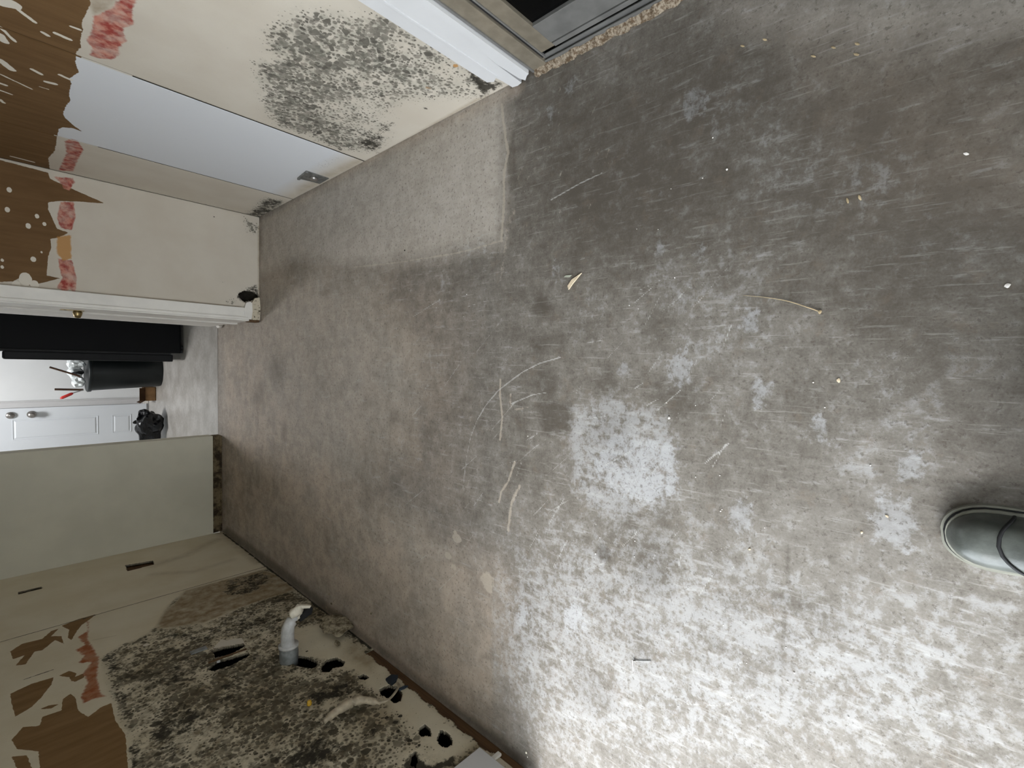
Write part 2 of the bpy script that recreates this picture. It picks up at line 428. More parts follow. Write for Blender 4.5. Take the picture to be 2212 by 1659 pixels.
# light efflorescence, and a broad paler area
F.poly('li', [(1236, 880), (1320, 850), (1440, 900), (1468, 960), (1470, 1080), (1400, 1130), (1300, 1120), (1240, 1060), (1225, 960)], .05, 1.0)
F.poly('wht', [(1330, 930), (1466, 958), (1470, 1082), (1380, 1090), (1300, 1060), (1275, 990)], .035, .66)
F.poly('li', [(1070, 1240), (1200, 1130), (1500, 1150), (1800, 1250), (2212, 1280), (2212, 1659), (1200, 1659), (1066, 1440)], .25, .85)  # broad paler area beside the left opening
F.poly('li', [(1400, 560), (1640, 520), (1700, 760), (1500, 860), (1400, 700)], .15, .45)
F.poly('li', [(1850, 760), (2100, 780), (2000, 980), (1800, 960)], .15, .5)
for x, y, r in ((1425, 540, .03), (1200, 585, .03), (1960, 1010, .04), (1620, 700, .04), (1470, 790, .05), (1640, 850, .04), (1770, 930, .035), (1350, 800, .03), (1240, 1340, .06), (1130, 1330, .05), (1930, 1130, .06), (1600, 1120, .05), (1230, 190, .04), (1190, 250, .035), (1510, 545, .03), (1500, 230, .05)):
    F.blob('wht', x, y, r, .04, .62, ry=r * .7)
for x, y, r in ((1700, 380, .07), (1560, 250, .05), (1650, 300, .05), (1880, 400, .06)):
    F.blob('li', x, y, r, .08, .5)
# floor strip by the sliding door, a little paler
F.poly('bei', [(1560, 0), (2212, 0), (2212, 40), (1900, 90), (1600, 70)], .08, .55)
SLAB = [(1064, 1240), (1062, 1400), (1067, 1530), (1062, 1590), (800, 1400), (690, 1312), (880, 1205), (975, 1212), (1035, 1232)]
F.poly('br', SLAB, .02, .95); F.poly('dk', SLAB, .02, .16); F.poly('li', SLAB, .02, 1.0, 'sub')
# glue and tape residue, seam of the slabs
F.line('ta', [(1084, 225), (1092, 300), (1098, 330), (1089, 370), (1088, 450), (1083, 520)], .012, .012, .95)
F.line('ta', [(1112, 455), (1096, 480), (1092, 530), (1082, 600)], .022, .03, .62)
F.line('ta', [(1085, 520), (1062, 526), (1030, 536), (990, 546), (930, 556), (860, 567), (765, 577)], .009, .009, .72)
F.line('ta', [(1081, 820), (1080, 855), (1085, 900), (1080, 950)], .009, .006, .95)
F.line('ta', [(1103, 852), (1102, 870), (1108, 885), (1140, 880)], .010, .012, .65)
F.line('ta', [(1112, 998), (1098, 1040), (1083, 1062), (1078, 1085)], .009, .008, .9)
F.line('ta', [(1122, 1050), (1105, 1085), (1098, 1145)], .013, .012, .8)
F.line('ta', [(1017, 850), (1018, 900), (1010, 950), (1013, 980)], .007, .01, .6)
F.line('ta', [(1000, 1085), (1012, 1040), (1040, 1000)], .006, .008, .6)
F.poly('ta', [(1035, 1245), (1050, 1232), (1066, 1245), (1064, 1290), (1044, 1270)], .02, .8)
F.line('ta', [(1066, 1250), (1063, 1310), (1062, 1400), (1066, 1480)], .004, .004, .75)
for x, y, r in ((987, 1163, .016), (968, 1200, .013), (980, 1225, .010), (983, 1150, .008)): F.blob('ta', x, y, r, .008, 1.0, ry=r * 1.5)
F.line('ta', [(1180, 520), (1250, 440), (1310, 380)], .004, .006, .5)
F.poly('ta', [(880, 856), (920, 858), (905, 873), (860, 862)], .05, .45)
F.line('ta', [(1240, 1080), (1330, 1010), (1400, 940)], .010, .016, .55); F.line('ta', [(1275, 1085), (1345, 1010)], .008, .01, .55)
# drag arcs and scratches
F.line('scr', [(1210, 772), (1165, 785), (1130, 803), (1100, 825), (1075, 845), (1050, 875), (1032, 905)], .0045, .0045, .9)
F.line('scr', [(1032, 905), (1018, 940), (1010, 975), (1004, 1020), (1000, 1055)], .005, .006, .7)
F.line('scr', [(1180, 848), (1150, 853), (1105, 872)], .0045, .0045, .8)
F.line('scr', [(1300, 374), (1255, 395), (1190, 432)], .0045, .0045, .8)
F.line('scr', [(1225, 505), (1180, 535), (1120, 575), (1080, 625)], .004, .008, .55)
F.line('scr', [(1190, 230), (1180, 300), (1150, 380), (1120, 440)], .004, .008, .6)
F.line('scr', [(790, 632), (850, 620), (1000, 600)], .004, .006, .45)
F.line('scr', [(1215, 425), (1205, 450)], .004, .006, .6)
F.line('scr', [(1470, 1520), (1560, 1525), (1630, 1500)], .004, .006, .7); F.line('scr', [(1570, 1452), (1640, 1405)], .003, .004, .7)
for k in range(110):
    x, y = rng.uniform(900, 1600), rng.uniform(560, 1250); L = rng.uniform(20, 80); a = rng.normal(2.35, .25)
    F.line('scr', [(x, y), (x + L * math.cos(a), y + L * math.sin(a))], .0035, .004, rng.uniform(.5, .85))
for k in range(34):
    x, y = rng.uniform(1100, 1330), rng.uniform(160, 480); L = rng.uniform(30, 110); a = rng.normal(1.95, .12)
    F.line('ta', [(x, y), (x + L * math.cos(a), y + L * math.sin(a))], .005, .007, rng.uniform(.45, .68))
# slab line right, dark hairlines in the white patch
F.line('dk', [(1702, 1180), (1702, 1250), (1698, 1330), (1690, 1400), (1692, 1425)], .006, .006, .55)
F.poly('hair', [(1280, 930), (1470, 930), (1560, 1000), (1560, 1150), (1350, 1250), (1240, 1050)], .1, 1)
F.poly('hair', [(1060, 1150), (1300, 1150), (1700, 1450), (1500, 1659), (1250, 1600)], .2, .7)
# grime along the walls
F.poly('dk', [(480, 1150), (585, 1228), (700, 1318), (800, 1398), (1133, 1656), (1145, 1645), (810, 1385), (712, 1308), (596, 1216), (490, 1138)], .03, 1.2)
F.line('dk', [(470, 712), (470, 935)], .02, .02, 1.6)
F.line('br', [(560, 488), (790, 350), (1120, 190)], .03, .04, .8)
F.line('br', [(1150, 150), (1300, 78), (1440, 5)], .02, .03, 1.0)
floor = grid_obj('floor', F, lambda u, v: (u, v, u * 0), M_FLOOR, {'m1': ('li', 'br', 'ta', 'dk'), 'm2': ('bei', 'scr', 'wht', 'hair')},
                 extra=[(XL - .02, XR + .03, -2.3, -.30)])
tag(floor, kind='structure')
bmf = box(-2.25, 1.9, 3.955, YF + .1, -.05, -.003); tag(obj('floor', bmf, M_FLOOR_FAR), kind='structure')
tag(obj('ground', box(-40, XL - .16, -30, 36, -.25, -.12), plain('pale_paving', (.42, .42, .40), .8, .1, scale=2)), kind='structure')

# ---- right wall: plasterboard panels with open joints in front of a dark cavity
wall_right = empty('wall_right', (XR, 2.1, 0), kind='structure')
RC = lambda x, y: on_x(x, y, XR)[1:]
def zs(h=1.13, s=.0042): return np.arange(0.0, h, s)
R_BROWN = [(-60, -40), (190, -40), (195, 12), (187, 25), (176, 49), (179, 62), (173, 90), (175, 103), (165, 111), (163, 136), (171, 157), (152, 168), (153, 184), (149, 206), (153, 217), (141, 231), (136, 247), (141, 255), (155, 268), (179, 285), (157, 277), (136, 275), (127, 279), (123, 298), (119, 325), (104, 342), (108, 366), (100, 375), (-60, 345)]
R_RED = [(255, 1), (300, -10), (287, 20), (289, 54), (266, 61), (274, 88), (258, 102), (259, 122), (241, 129), (212, 126), (193, 119), (199, 106), (187, 88), (197, 65), (201, 35), (236, 20)]
R_MOLD = [(573, 70), (604, 38), (633, 19), (706, 22), (769, 35), (823, 25), (895, 70), (959, 111), (1006, 149), (1085, 177), (1038, 215), (880, 221), (848, 253), (850, 300), (800, 330), (734, 323), (674, 300), (595, 269), (573, 237), (560, 202), (551, 136), (604, 127), (573, 104)]
def paint_right(cv):
    cv.poly('br', R_BROWN, .02, 1)
    for a, b, wd in (((42, 23), (75, 48), .012), ((0, 58), (33, 90), .010), ((120, 72), (150, 85), .014), ((0, 130), (25, 150), .022), ((70, 150), (88, 160), .014), ((100, 177), (118, 181), .016), ((0, 160), (68, 192), .008), ((85, 187), (105, 193), .006), ((0, 195), (25, 204), .010), ((0, 75), (10, 90), .02), ((-5, 2), (24, 8), .04), ((92, 70), (103, 77), .012), ((-5, 178), (12, 184), .014), ((0, 215), (8, 222), .012), ((153, 57), (172, 64), .010), ((130, 162), (152, 172), .014), ((25, 338), (72, 350), .014), ((0, 345), (90, 366), .005)):
        cv.line('wh', [a, b], wd, .012, .9)
    cv.poly('st', [(188, -10), (255, -10), (236, 20), (203, 32), (195, 14)], .012, .75)
    cv.poly('rd', R_RED, .03, .95)
    cv.poly('rd', [(138, 305), (150, 299), (170, 303), (182, 325), (170, 345), (163, 362), (160, 371), (125, 368), (132, 352), (142, 330)], .03, .85)
    cv.poly('mo', R_MOLD, .07, 1.05)
    # thins out and turns to small dots toward the door
    cv.poly('mo', [(760, -20), (860, 60), (1000, 190), (1100, 230), (1150, 120), (900, -30)], .30, .26, 'sub')
    cv.poly('mo', [(790, 330), (800, 290), (900, 200), (1060, 200), (1060, 240)], .12, .45, 'sub')
    cv.poly('mo', [(760, 295), (690, 240), (780, 190), (880, 180), (900, 260)], .12, .35, 'sub')
    cv.poly('bk', [(620, 195), (660, 205), (705, 232), (690, 240), (640, 222)], .06, .48)
    cv.poly('bk', [(602, 45), (640, 22), (645, 38), (600, 70), (575, 82)], .05, .36)
    cv.poly('bk', [(766, 310), (790, 292), (835, 262), (872, 252), (862, 266), (842, 280), (822, 332), (800, 334), (790, 322)], .05, .62)
    cv.poly('bk', [(1005, 152), (1020, 150), (1062, 172), (1090, 178), (1075, 192), (1032, 217), (1036, 200), (1015, 180)], .045, .78)
    cv.blob('bk', 917, 235, .022, .03, .5, ry=.014); cv.blob('bk', 952, 208, .02, .03, .42, ry=.01)
    cv.line('bk', [(734, 323), (770, 304)], .003, .006, .75)
    cv.poly('bk', [(524, 465), (548, 450), (572, 428), (590, 430), (612, 437), (590, 460), (566, 476), (548, 482)], .05, .62)
    cv.poly('mo', [(520, 468), (572, 424), (620, 435), (560, 482)], .05, .9)
    cv.line('bk', [(655, 418), (700, 392), (740, 372)], .006, .012, .45)
    cv.blob('mo', 705, 355, .10, .08, .45, ry=.04)
    cv.blob('og', 984, 142, .008, .004, 1.0); cv.blob('og', 926, 190, .02, .03, .5); cv.blob('og', 842, 165, .012, .02, .4); cv.blob('og', 868, 185, .015, .02, .4)
    cv.line('st', [(560, 486), (700, 400), (800, 346), (1030, 216), (1120, 190)], .012, .014, .55)
    for x, y in ((395, 18), (380, 72), (490, 103), (318, 135), (375, 178), (300, 115), (400, 300)): cv.line('bk', [(x, y), (x + 7, y + 2)], .003, .004, .62)
def right_panel(y0, y1, fresh):
    cv = Canvas(np.arange(y0, y1 + .001, .0045), zs(), RC); paint_right(cv)
    if fresh:
        cv.c('bl')[:] = np.clip((cv.V - .03) / .10, 0, 1) * .9
        cv.poly('st', [(645, 420), (715, 385), (790, 348), (780, 340), (700, 372), (640, 405)], .03, .35)
    return grid_obj('drywall_panel', cv, lambda u, v: (u * 0 + XR, u, v), M_WALL_R, {'m1': ('br', 'rd', 'mo', 'bk'), 'm2': ('bl', 'st', 'og', 'wh')},
                    wall_right, extra=[(y0, y1, cv.vs[-1], CEIL)], thick=-.012)
right_panel(1.00, 1.901, False); right_panel(1.907, 2.640, True); right_panel(2.646, YBR, False)
# jointing compound closes the joints above the old worktop line
M_KRAFT = plain('bare_kraft_paper', (.125, .068, .026), .8, .15, var=.12, scale=20)
for yj, zt in ((1.904, .918), (2.643, .932)):
    obj('joint_compound', box(XR - .0003, XR + .004, yj - .004, yj + .004, .80, zt), M_JOINT, wall_right)
    obj('joint_tape', box(XR - .0003, XR + .004, yj - .004, yj + .004, zt, CEIL), M_KRAFT, wall_right)
obj('cavity_backing', box(XR + .02, XR + .10, .83, YBR + .05, 0, CEIL), M_CAVITY, wall_right)
obj('wall_section', box(XR, XR + .10, -2.3, -1.0, 0, CEIL), M_WALL_P, wall_right)
obj('wall_header', box(XR, XR + .10, -1.0, 1.0, 2.08, CEIL), M_WALL_P, wall_right)

# ---- back wall, right part (closet front) and the return beside the doorway
wall_back_right = empty('wall_back_right', (.55, YBR, 0), kind='structure')
BC = lambda x, y: (lambda p: (p[0], p[2]))(on_y(x, y, YBR))
cv = Canvas(np.arange(.262, XR + .001, .0042), zs(), BC)
cv.poly('br', [(-60, 330), (104, 373), (108, 386), (160, 410), (229, 440), (180, 436), (127, 434), (104, 437), (104, 452), (123, 494), (149, 503), (127, 513), (108, 516), (111, 535), (104, 554), (101, 595), (130, 601), (104, 608), (79, 614), (63, 617), (47, 598), (28, 608), (-60, 611)], .014, 1)
for x, y, r in ((16, 453, .012), (80, 467, .011), (96, 484, .010), (61, 488, .013), (72, 560, .013), (55, 603, .03), (5, 562, .008), (5, 577, .008), (20, 410, .012), (90, 545, .006), (75, 615, .02), (35, 616, .02)):
    cv.blob('wh', x, y, r, .010, .95, ry=r * .7)
cv.poly('rd', [(110, 378), (160, 382), (165, 395), (155, 408), (130, 400)], .02, .62)
cv.poly('rd', [(134, 398), (156, 402), (150, 412), (136, 408)], .02, .9)
cv.poly('rd', [(130, 436), (160, 436), (164, 470), (155, 498), (130, 492), (122, 470)], .025, .92)
cv.poly('og', [(122, 510), (154, 506), (156, 560), (135, 565), (120, 545)], .03, .9)
cv.poly('rd', [(125, 558), (156, 562), (166, 600), (164, 634), (150, 625), (140, 632), (122, 622), (134, 600), (128, 580)], .025, .95)
cv.blob('og', 178, 540, .055, .07, .34)
cv.poly('mo', [(560, 480), (545, 478), (522, 466), (535, 500), (560, 510)], .04, .8)
cv.poly('bk', [(507, 632), (525, 620), (560, 610), (562, 655), (530, 660), (512, 650)], .035, .62)
cv.line('st', [(559, 490), (560, 650)], .012, .012, .7)
cv.line('bk', [(250, 640), (400, 652), (512, 664)], .003, .004, .62)
cv.line('st', [(200, 635), (400, 651), (515, 664)], .008, .010, .6)
cv.blob('mo', 500, 655, .03, .03, .7); cv.blob('bk', 462, 468, .006, .004, .7); cv.line('bk', [(480, 610), (490, 607)], .003, .004, .7)
hole = np.zeros(cv.n, np.float32); cv.ch['hole'] = hole
cv.poly('hole', [(514, 634), (528, 627), (545, 630), (561, 640), (546, 649), (528, 652), (519, 646)], .006, 1)
grid_obj('drywall_panel', cv, lambda u, v: (u, u * 0 + YBR, v), M_WALL_R, {'m1': ('br', 'rd', 'mo', 'bk'), 'm2': ('bl', 'st', 'og', 'wh')},
         wall_back_right, hole=cv.c('hole'), extra=[(cv.us[0], cv.us[-1], cv.vs[-1], CEIL)], thick=.012)
obj('cavity_backing', box(.27, XR + .1, YBR + .03, YBR + .10, 0, CEIL), M_CAVITY, wall_back_right)
obj('return_side', box(.262, .30, YBR + .10, 3.95, 0, CEIL), M_WALL_P, wall_back_right)
# header over the doorway and far-room side walls
tag(obj('wall_above_doorway', box(-.56, .262, 3.88, 3.95, 2.06, CEIL), M_WALL_P), kind='structure')
tag(obj('wall_back_left', prism([(-.547, 0.058), (-.547, CEIL), (XL - .12, CEIL), (XL - .12, 0.058)], 1, YBL, YBL + .10), M_WALL_P), kind='structure')
wbl = bpy.data.objects['wall_back_left']
def grimy(name):
    g = NG(name, .8, .15); n = g.noise(18, 7, .7); n2 = g.noise(60, 5, .7)
    c = g.mix(g.step(n, .38, .62), (.035, .024, .014), (.19, .145, .085))
    g.bump(n2, .003, .5); return g.out(g.mix(g.step(n2, .58, .7), c, (.02, .014, .009)))
M_GRIME = grimy('rotten_wall_base')
obj('rotten_base_strip', box(XL + .001, -.550, YBL + .008, YBL + .09, 0, .058), M_GRIME, wbl)
obj('mouldy_lower_strip', prism([(-.549, .0), (-.549, .012), (-.75, .014), (-1.0, .009), (XL + .01, .016), (XL + .01, 0)], 1, YBL + .001, YBL + .010), M_GRIME, wbl)

# ---- left wall
wall_left = empty('wall_left', (XL, 2.4, 0), kind='structure')
LC = lambda x, y: on_x(x, y, XL)[1:]
def Z6(pts): return [(a / 3.615, 1200 + b / 3.615) for a, b in pts]
L_BR = [Z6([(480, 1210), (330, 1260), (310, 1330), (180, 1340), (90, 1440), (130, 1510), (300, 1530), (320, 1760), (1010, 1760), (1000, 1659), (980, 1400), (900, 1290), (870, 1150), (780, 1190), (690, 1262), (610, 1210), (590, 1110), (550, 1080), (490, 1120)]),
        Z6([(80, 750), (170, 690), (330, 650), (400, 590), (460, 570), (400, 630), (480, 630), (500, 690), (430, 660), (330, 740), (270, 750), (200, 850), (120, 860), (190, 780), (100, 810)]),
        Z6([(80, 1080), (250, 1000), (420, 950), (400, 1010), (320, 1110), (250, 1180), (120, 1260), (90, 1150)]),
        Z6([(480, 550), (600, 500), (750, 458), (700, 500), (640, 540), (600, 590), (560, 660), (530, 640), (540, 580)]),
        Z6([(460, 940), (540, 900), (600, 920), (560, 990), (540, 950)]), Z6([(560, 960), (650, 920), (660, 950), (580, 990)]),
        Z6([(310, 1200), (380, 1170), (460, 1160), (400, 1195)]), Z6([(90, 1570), (210, 1560), (250, 1659), (180, 1760), (120, 1640)])]
L_RED = Z6([(660, 500), (712, 512), (700, 650), (735, 700), (790, 800), (775, 950), (805, 1070), (865, 1100), (720, 1130), (640, 1170), (610, 1110), (665, 1000), (630, 930), (695, 840), (590, 850), (640, 790), (570, 740), (645, 700), (590, 640), (670, 590)])
L_MOLD = [(567, 1231), (485, 1253), (401, 1276), (382, 1290), (360, 1313), (340, 1352), (300, 1380), (260, 1394), (221, 1420), (238, 1500), (262, 1560), (279, 1600), (279, 1760), (1000, 1760), (1050, 1600), (800, 1398), (585, 1228)]
L_SMOOTH = [(567, 1231), (485, 1253), (401, 1276), (380, 1300), (356, 1320), (336, 1357), (372, 1356), (440, 1345), (520, 1312), (585, 1290), (640, 1275), (600, 1242)]
def paint_left(cv):
    for p in L_BR: cv.poly('br', p, .016, 1)
    cv.poly('rd', L_RED, .03, .66); cv.poly('og', L_RED, .035, .72)
    cv.poly('mo', L_MOLD, .03, 1.0)
    cv.poly('mo', L_SMOOTH, .03, .85, 'sub')
    cv.poly('st', L_SMOOTH, .02, 1.0)
    cv.poly('bk', [(480, 1255), (567, 1231), (600, 1245), (585, 1262), (540, 1290), (470, 1290)], .09, .62)
    # lighter, yellowish clean area with dots near the floor
    cv.poly('mo', [(620, 1360), (700, 1345), (830, 1430), (1035, 1610), (960, 1659), (880, 1570), (830, 1520), (760, 1450), (690, 1420), (630, 1420)], .05, .78, 'sub')
    cv.poly('mo', [(860, 1560), (960, 1650), (850, 1659), (800, 1600)], .08, .35, 'sub')
    cv.poly('bk', [(320, 1378), (400, 1362), (540, 1330), (640, 1318), (640, 1340), (560, 1375), (480, 1378), (430, 1395), (400, 1385)], .06, .50)
    for p, v in (([(222, 1416), (250, 1410), (258, 1455), (235, 1455)], .72), ([(240, 1490), (280, 1500), (285, 1545), (262, 1545)], .66), ([(275, 1590), (300, 1600), (300, 1680), (278, 1680)], .6),
                 ([(300, 1450), (400, 1420), (400, 1480), (310, 1510)], .42), ([(330, 1560), (420, 1520), (440, 1640), (340, 1659)], .46), ([(470, 1480), (510, 1465), (500, 1500), (478, 1510)], .60),
                 ([(560, 1590), (700, 1540), (760, 1600), (660, 1659), (580, 1659)], .42), ([(640, 1490), (760, 1470), (770, 1500), (680, 1530)], .42), ([(570, 1440), (600, 1420), (660, 1440), (640, 1475)], .30)):
        cv.poly('bk', p, .05, v)
    cv.poly('st', [(560, 1240), (680, 1310), (720, 1330), (700, 1350), (600, 1300)], .05, .5)
    cv.poly('st', [(760, 1380), (830, 1425), (800, 1450), (740, 1420)], .05, .65)
    cv.line('st', [(1035, 1612), (1000, 1645), (960, 1680)], .03, .03, .7)
    cv.poly('bk', [(885, 1625), (905, 1618), (912, 1640), (935, 1650), (990, 1625), (985, 1659), (880, 1680), (875, 1650)], .03, .80)
    cv.poly('wh', [(460, 1401), (478, 1380), (490, 1384), (505, 1380), (522, 1378), (529, 1389), (485, 1396)], .008, .95)
    cv.blob('wh', 316, 1393, .012, .01, .9); cv.line('bk', [(300, 1390), (345, 1376)], .012, .012, .6)
    cv.line('bk', [(52, 1468), (116, 1446)], .006, .005, 1.0); cv.line('bk', [(40, 1392), (108, 1378)], .008, .01, .55)
    cv.line('bk', [(207, 1329), (180, 1337)], .008, .006, .9)
    cv.line('st', [(200, 1383), (250, 1373)], .004, .006, .5)
    for x, y in ((660, 1537), (663, 1407), (835, 1550), (855, 1560), (865, 1547), (860, 1580), (885, 1600), (840, 1600), (905, 1610)): cv.blob('bk', x, y, .007, .006, .9)
    # rust runs under the slot of the cream panel
    cv.line('st', [(330, 1222), (400, 1200), (470, 1165)], .05, .06, .45); cv.line('st', [(330, 1240), (420, 1235), (500, 1210)], .03, .05, .40)
    cv.line('st', [(480, 1152), (520, 1182), (560, 1215)], .05, .05, .65); cv.line('bk', [(530, 1190), (560, 1215)], .02, .03, .6)
    cv.line('st', [(570, 1222), (640, 1275), (720, 1335), (790, 1392)], .02, .03, .6)
    cv.line('bk', [(482, 1152), (530, 1188), (585, 1232), (640, 1272), (690, 1312), (760, 1368), (800, 1400)], .016, .012, .85)
L_HOLES = [[(458, 1405), (485, 1397), (527, 1390), (530, 1396), (500, 1412), (465, 1421)], [(446, 1446), (470, 1427), (536, 1409), (541, 1415), (500, 1437), (460, 1450)],
           [(632, 1424), (645, 1416), (665, 1419), (684, 1428), (688, 1436), (676, 1444), (652, 1441), (634, 1436)], [(692, 1441), (705, 1425), (728, 1420), (746, 1430), (740, 1440), (720, 1443), (712, 1452), (696, 1452)],
           [(772, 1461), (785, 1456), (799, 1463), (790, 1469), (776, 1467)], [(818, 1490), (838, 1480), (858, 1483), (870, 1498), (866, 1514), (852, 1520), (840, 1510), (822, 1500)],
           [(903, 1583), (908, 1570), (919, 1564), (930, 1574), (933, 1592), (921, 1589), (910, 1592)], [(943, 1597), (951, 1576), (965, 1582), (976, 1593), (978, 1608), (965, 1615), (950, 1611)],
           [(884, 1652), (888, 1628), (898, 1622), (904, 1640), (900, 1660)],
           [(270, 1221), (330, 1211), (334, 1219), (276, 1234)], [(38, 1279), (90, 1267), (92, 1271), (40, 1284)]]
def left_panel(y0, y1):
    cv = Canvas(np.arange(y0, y1 + .001, .0042), zs(), LC); paint_left(cv)
    cv.c('hole')
    for p in L_HOLES: cv.poly('hole', p, .005, 1)
    if y0 < 2: cv.ch['hole'][(cv.U < 1.80) & (cv.V < .040 + .004 * np.sin(cv.U * 60))] = 1
    return grid_obj('drywall_panel', cv, lambda u, v: (u * 0 + XL, u, v), M_WALL_L, {'m1': ('br', 'rd', 'mo', 'bk'), 'm2': ('bl', 'st', 'og', 'wh')},
                    wall_left, hole=cv.c('hole'), extra=[(y0, y1, cv.vs[-1], CEIL)], thick=.012)
left_panel(OPEN_Y1, 3.012); left_panel(3.015, YBL)
obj('cavity_backing', box(XL - .13, XL - .095, OPEN_Y1, YBL + .05, -.16, CEIL), M_CAVITY, wall_left)
obj('stud_light_block', box(XL - .128, XL - .0125, OPEN_Y1, OPEN_Y1 + .04, 0, CEIL), M_WOOD, wall_left)  # added at the wall end to keep daylight out of the cavity
obj('slab_light_block', box(XL - .135, XL - .019, -2.3, YBL + .04, -.20, -.0005), M_GYPSUM, wall_left)  # added below floor level to block daylight leaking into the cavity
obj('slot_backing', box(XL - .03, XL - .018, 3.45, 3.66, .42, 1.10), M_WOOD, wall_left)
obj('sole_plate', box(XL - .09, XL - .004, OPEN_Y1 + .02, 1.84, 0, .038, .003), M_WOOD, wall_left)
obj('wall_section', box(XL - .13, XL, -2.3, OPEN_Y0, 0, CEIL), M_WALL_P, wall_left)
obj('wall_header', box(XL - .13, XL, OPEN_Y0, OPEN_Y1, OPEN_Z, CEIL), M_WALL_P, wall_left)
# ---- behind the camera, ceilings, far room
wr = bmesh.new()
for a in ((XL - .13, RW_X0, -2.4, -2.3, 0, CEIL), (RW_X1, XR + .1, -2.4, -2.3, 0, CEIL), (RW_X0, RW_X1, -2.4, -2.3, 0, RW_Z0), (RW_X0, RW_X1, -2.4, -2.3, RW_Z1, CEIL)): box(*a, bm=wr)
tag(obj('wall_rear', wr, M_WALL_P), kind='structure')
w2 = empty('added_window_1', (-.2, -2.35, RW_Z0), kind='structure')  # frame of the added, unseen window that brightens the back walls
for a in ((RW_X0, RW_X0 + .05, RW_Z0, RW_Z1), (RW_X1 - .05, RW_X1, RW_Z0, RW_Z1), (-.21, -.16, RW_Z0, RW_Z1)): obj('added_window_frame', box(a[0], a[1], -2.38, -2.33, a[2], a[3]), M_TRIM, w2)
for a in ((RW_Z0, RW_Z0 + .05), (RW_Z1 - .05, RW_Z1)): obj('added_window_frame', box(RW_X0, RW_X1, -2.38, -2.33, *a), M_TRIM, w2)
tag(obj('ground', box(-40, 40, -40, -2.45, -.25, -.12), bpy.data.materials['pale_paving']), kind='structure')
tag(obj('ceiling', box(-2.4, 2.0, -2.4, YF + .1, CEIL, CEIL + .1), M_CEIL), kind='structure')
tag(obj('wall_far', box(-2.25, 1.9, YF, YF + .1, 0, CEIL), M_WALL_FAR), kind='structure')
tag(obj('wall_far_right', box(1.8, 1.9, 3.95, YF, 0, CEIL), M_WALL_FAR), kind='structure')
tag(obj('wall_far_near', box(.30, 1.9, 3.95, 4.0, 0, CEIL), M_WALL_FAR), kind='structure')
tag(obj('wall_far_near', box(-2.25, XL - .12, YBL, YBL + .10, 0, CEIL), M_WALL_FAR), kind='structure')
tag(obj('wall_far_left', box(-2.25, -2.15, YBL + .1, YF, 0, CEIL), M_WALL_FAR), kind='structure')

# ================================================================== TRIM AND DOORS
# right: split white casing of the sliding door
t1 = empty('trim_1', (XR, 1.0, 0), kind='structure')
def casing_profile(y0, y1, x_face, poly_bottom, top):
    pts = poly_bottom + [(y1, top), (y0, top)] if False else poly_bottom
    return pts
A = [(1.068, CEIL - .3), (1.066, .074), (1.048, .062), (1.030, .072), (1.026, .046), (1.024, .004), (1.006, .000), (.987, .004), (.985, .05), (.983, .12), (.975, .20), (.962, .235), (.958, CEIL - .3)]
obj('casing_board', prism([(y, z) for y, z in A], 0, XR - .016, XR - .001), M_TRIM, t1)
B = [(.9555, CEIL - .3), (.9595, .233), (.971, .205), (.978, .12), (.974, .030), (.966, .010), (.948, .024), (.938, .028), (.936, CEIL - .3)]
obj('casing_strip', prism([(y, z) for y, z in B], 0, XR - .020, XR - .001), M_TRIM, t1)
obj('raised_bead', box(XR - .0185, XR - .015, 1.018, 1.026, .07, CEIL - .3, .0012), M_TRIM, t1)
# sliding glass door
M_ALU = plain('bronze_anodised_aluminium', (.30, .26, .20), .38, .5, .55, var=.12, scale=30)
M_ALU2 = plain('worn_silver_aluminium', (.21, .205, .195), .42, .4, .5, var=.15, scale=14)
M_RUB = plain('black_rubber_gasket', (.012, .012, .013), .6, .3)
g = NG('dark_glass', .06, .12); M_GLASS = g.out(g.mix(g.step(g.noise(3, 2), .3, .7), (.002, .002, .002), (.004, .004, .004)))  # near-black pane colour stands in for the unlit space beyond
d1 = empty('door_1', (XR + .04, 0, 0), kind='structure')
obj('outer_jamb', box(XR - .006, XR + .07, .884, .934, .004, 2.05, .002), M_ALU, d1)
obj('jamb_lip', box(XR - .010, XR + .004, .929, .936, .010, 2.05, .001), M_ALU2, d1)
obj('gasket', box(XR + .003, XR + .06, .876, .885, .03, 2.05), M_RUB, d1)
obj('gasket_lip', box(XR - .001, XR + .006, .872, .876, .03, 2.05, .001), M_ALU2, d1)
obj('door_stile', box(XR + .002, XR + .055, .826, .872, .05, 2.03, .0015), M_ALU, d1)
obj('bottom_rail', box(XR + .002, XR + .055, -.9, .826, .066, .145, .0015), M_ALU2, d1)
obj('bottom_rail_foot', box(XR + .002, XR + .055, -.9, .826, .046, .061, .0015), M_ALU2, d1)
obj('bottom_rail_groove', box(XR + .008, XR + .05, -.9, .826, .060, .067), M_RUB, d1)
obj('glass_pane', box(XR + .012, XR + .018, -.9, .83, .14, 2.0), M_GLASS, d1)
for a, h in ((XR - .003, .022), (XR + .006, .034), (XR + .060, .03)):
    obj('track_rail', box(a, a + .003, -.95, .884, .004, h, .0008), M_ALU2, d1)
obj('track_base', box(XR - .004, XR + .08, -.95, .884, .001, .014, .001), M_ALU2, d1)
M_SILL = grimy('dirty_sill_caulk'); 
bm = bmesh.new(); pr = None
ys = np.linspace(.935, -.2, 90); vs_ = []
for y in ys:
    o = .012 + .010 * rng.random(); h = .004 + .008 * rng.random()
    vs_.append([bm.verts.new((XR - .004, y, .0)), bm.verts.new((XR - .004, y, h + .006)), bm.verts.new((XR - .004 - o * .5, y, h)), bm.verts.new((XR - .004 - o, y, .0005))])
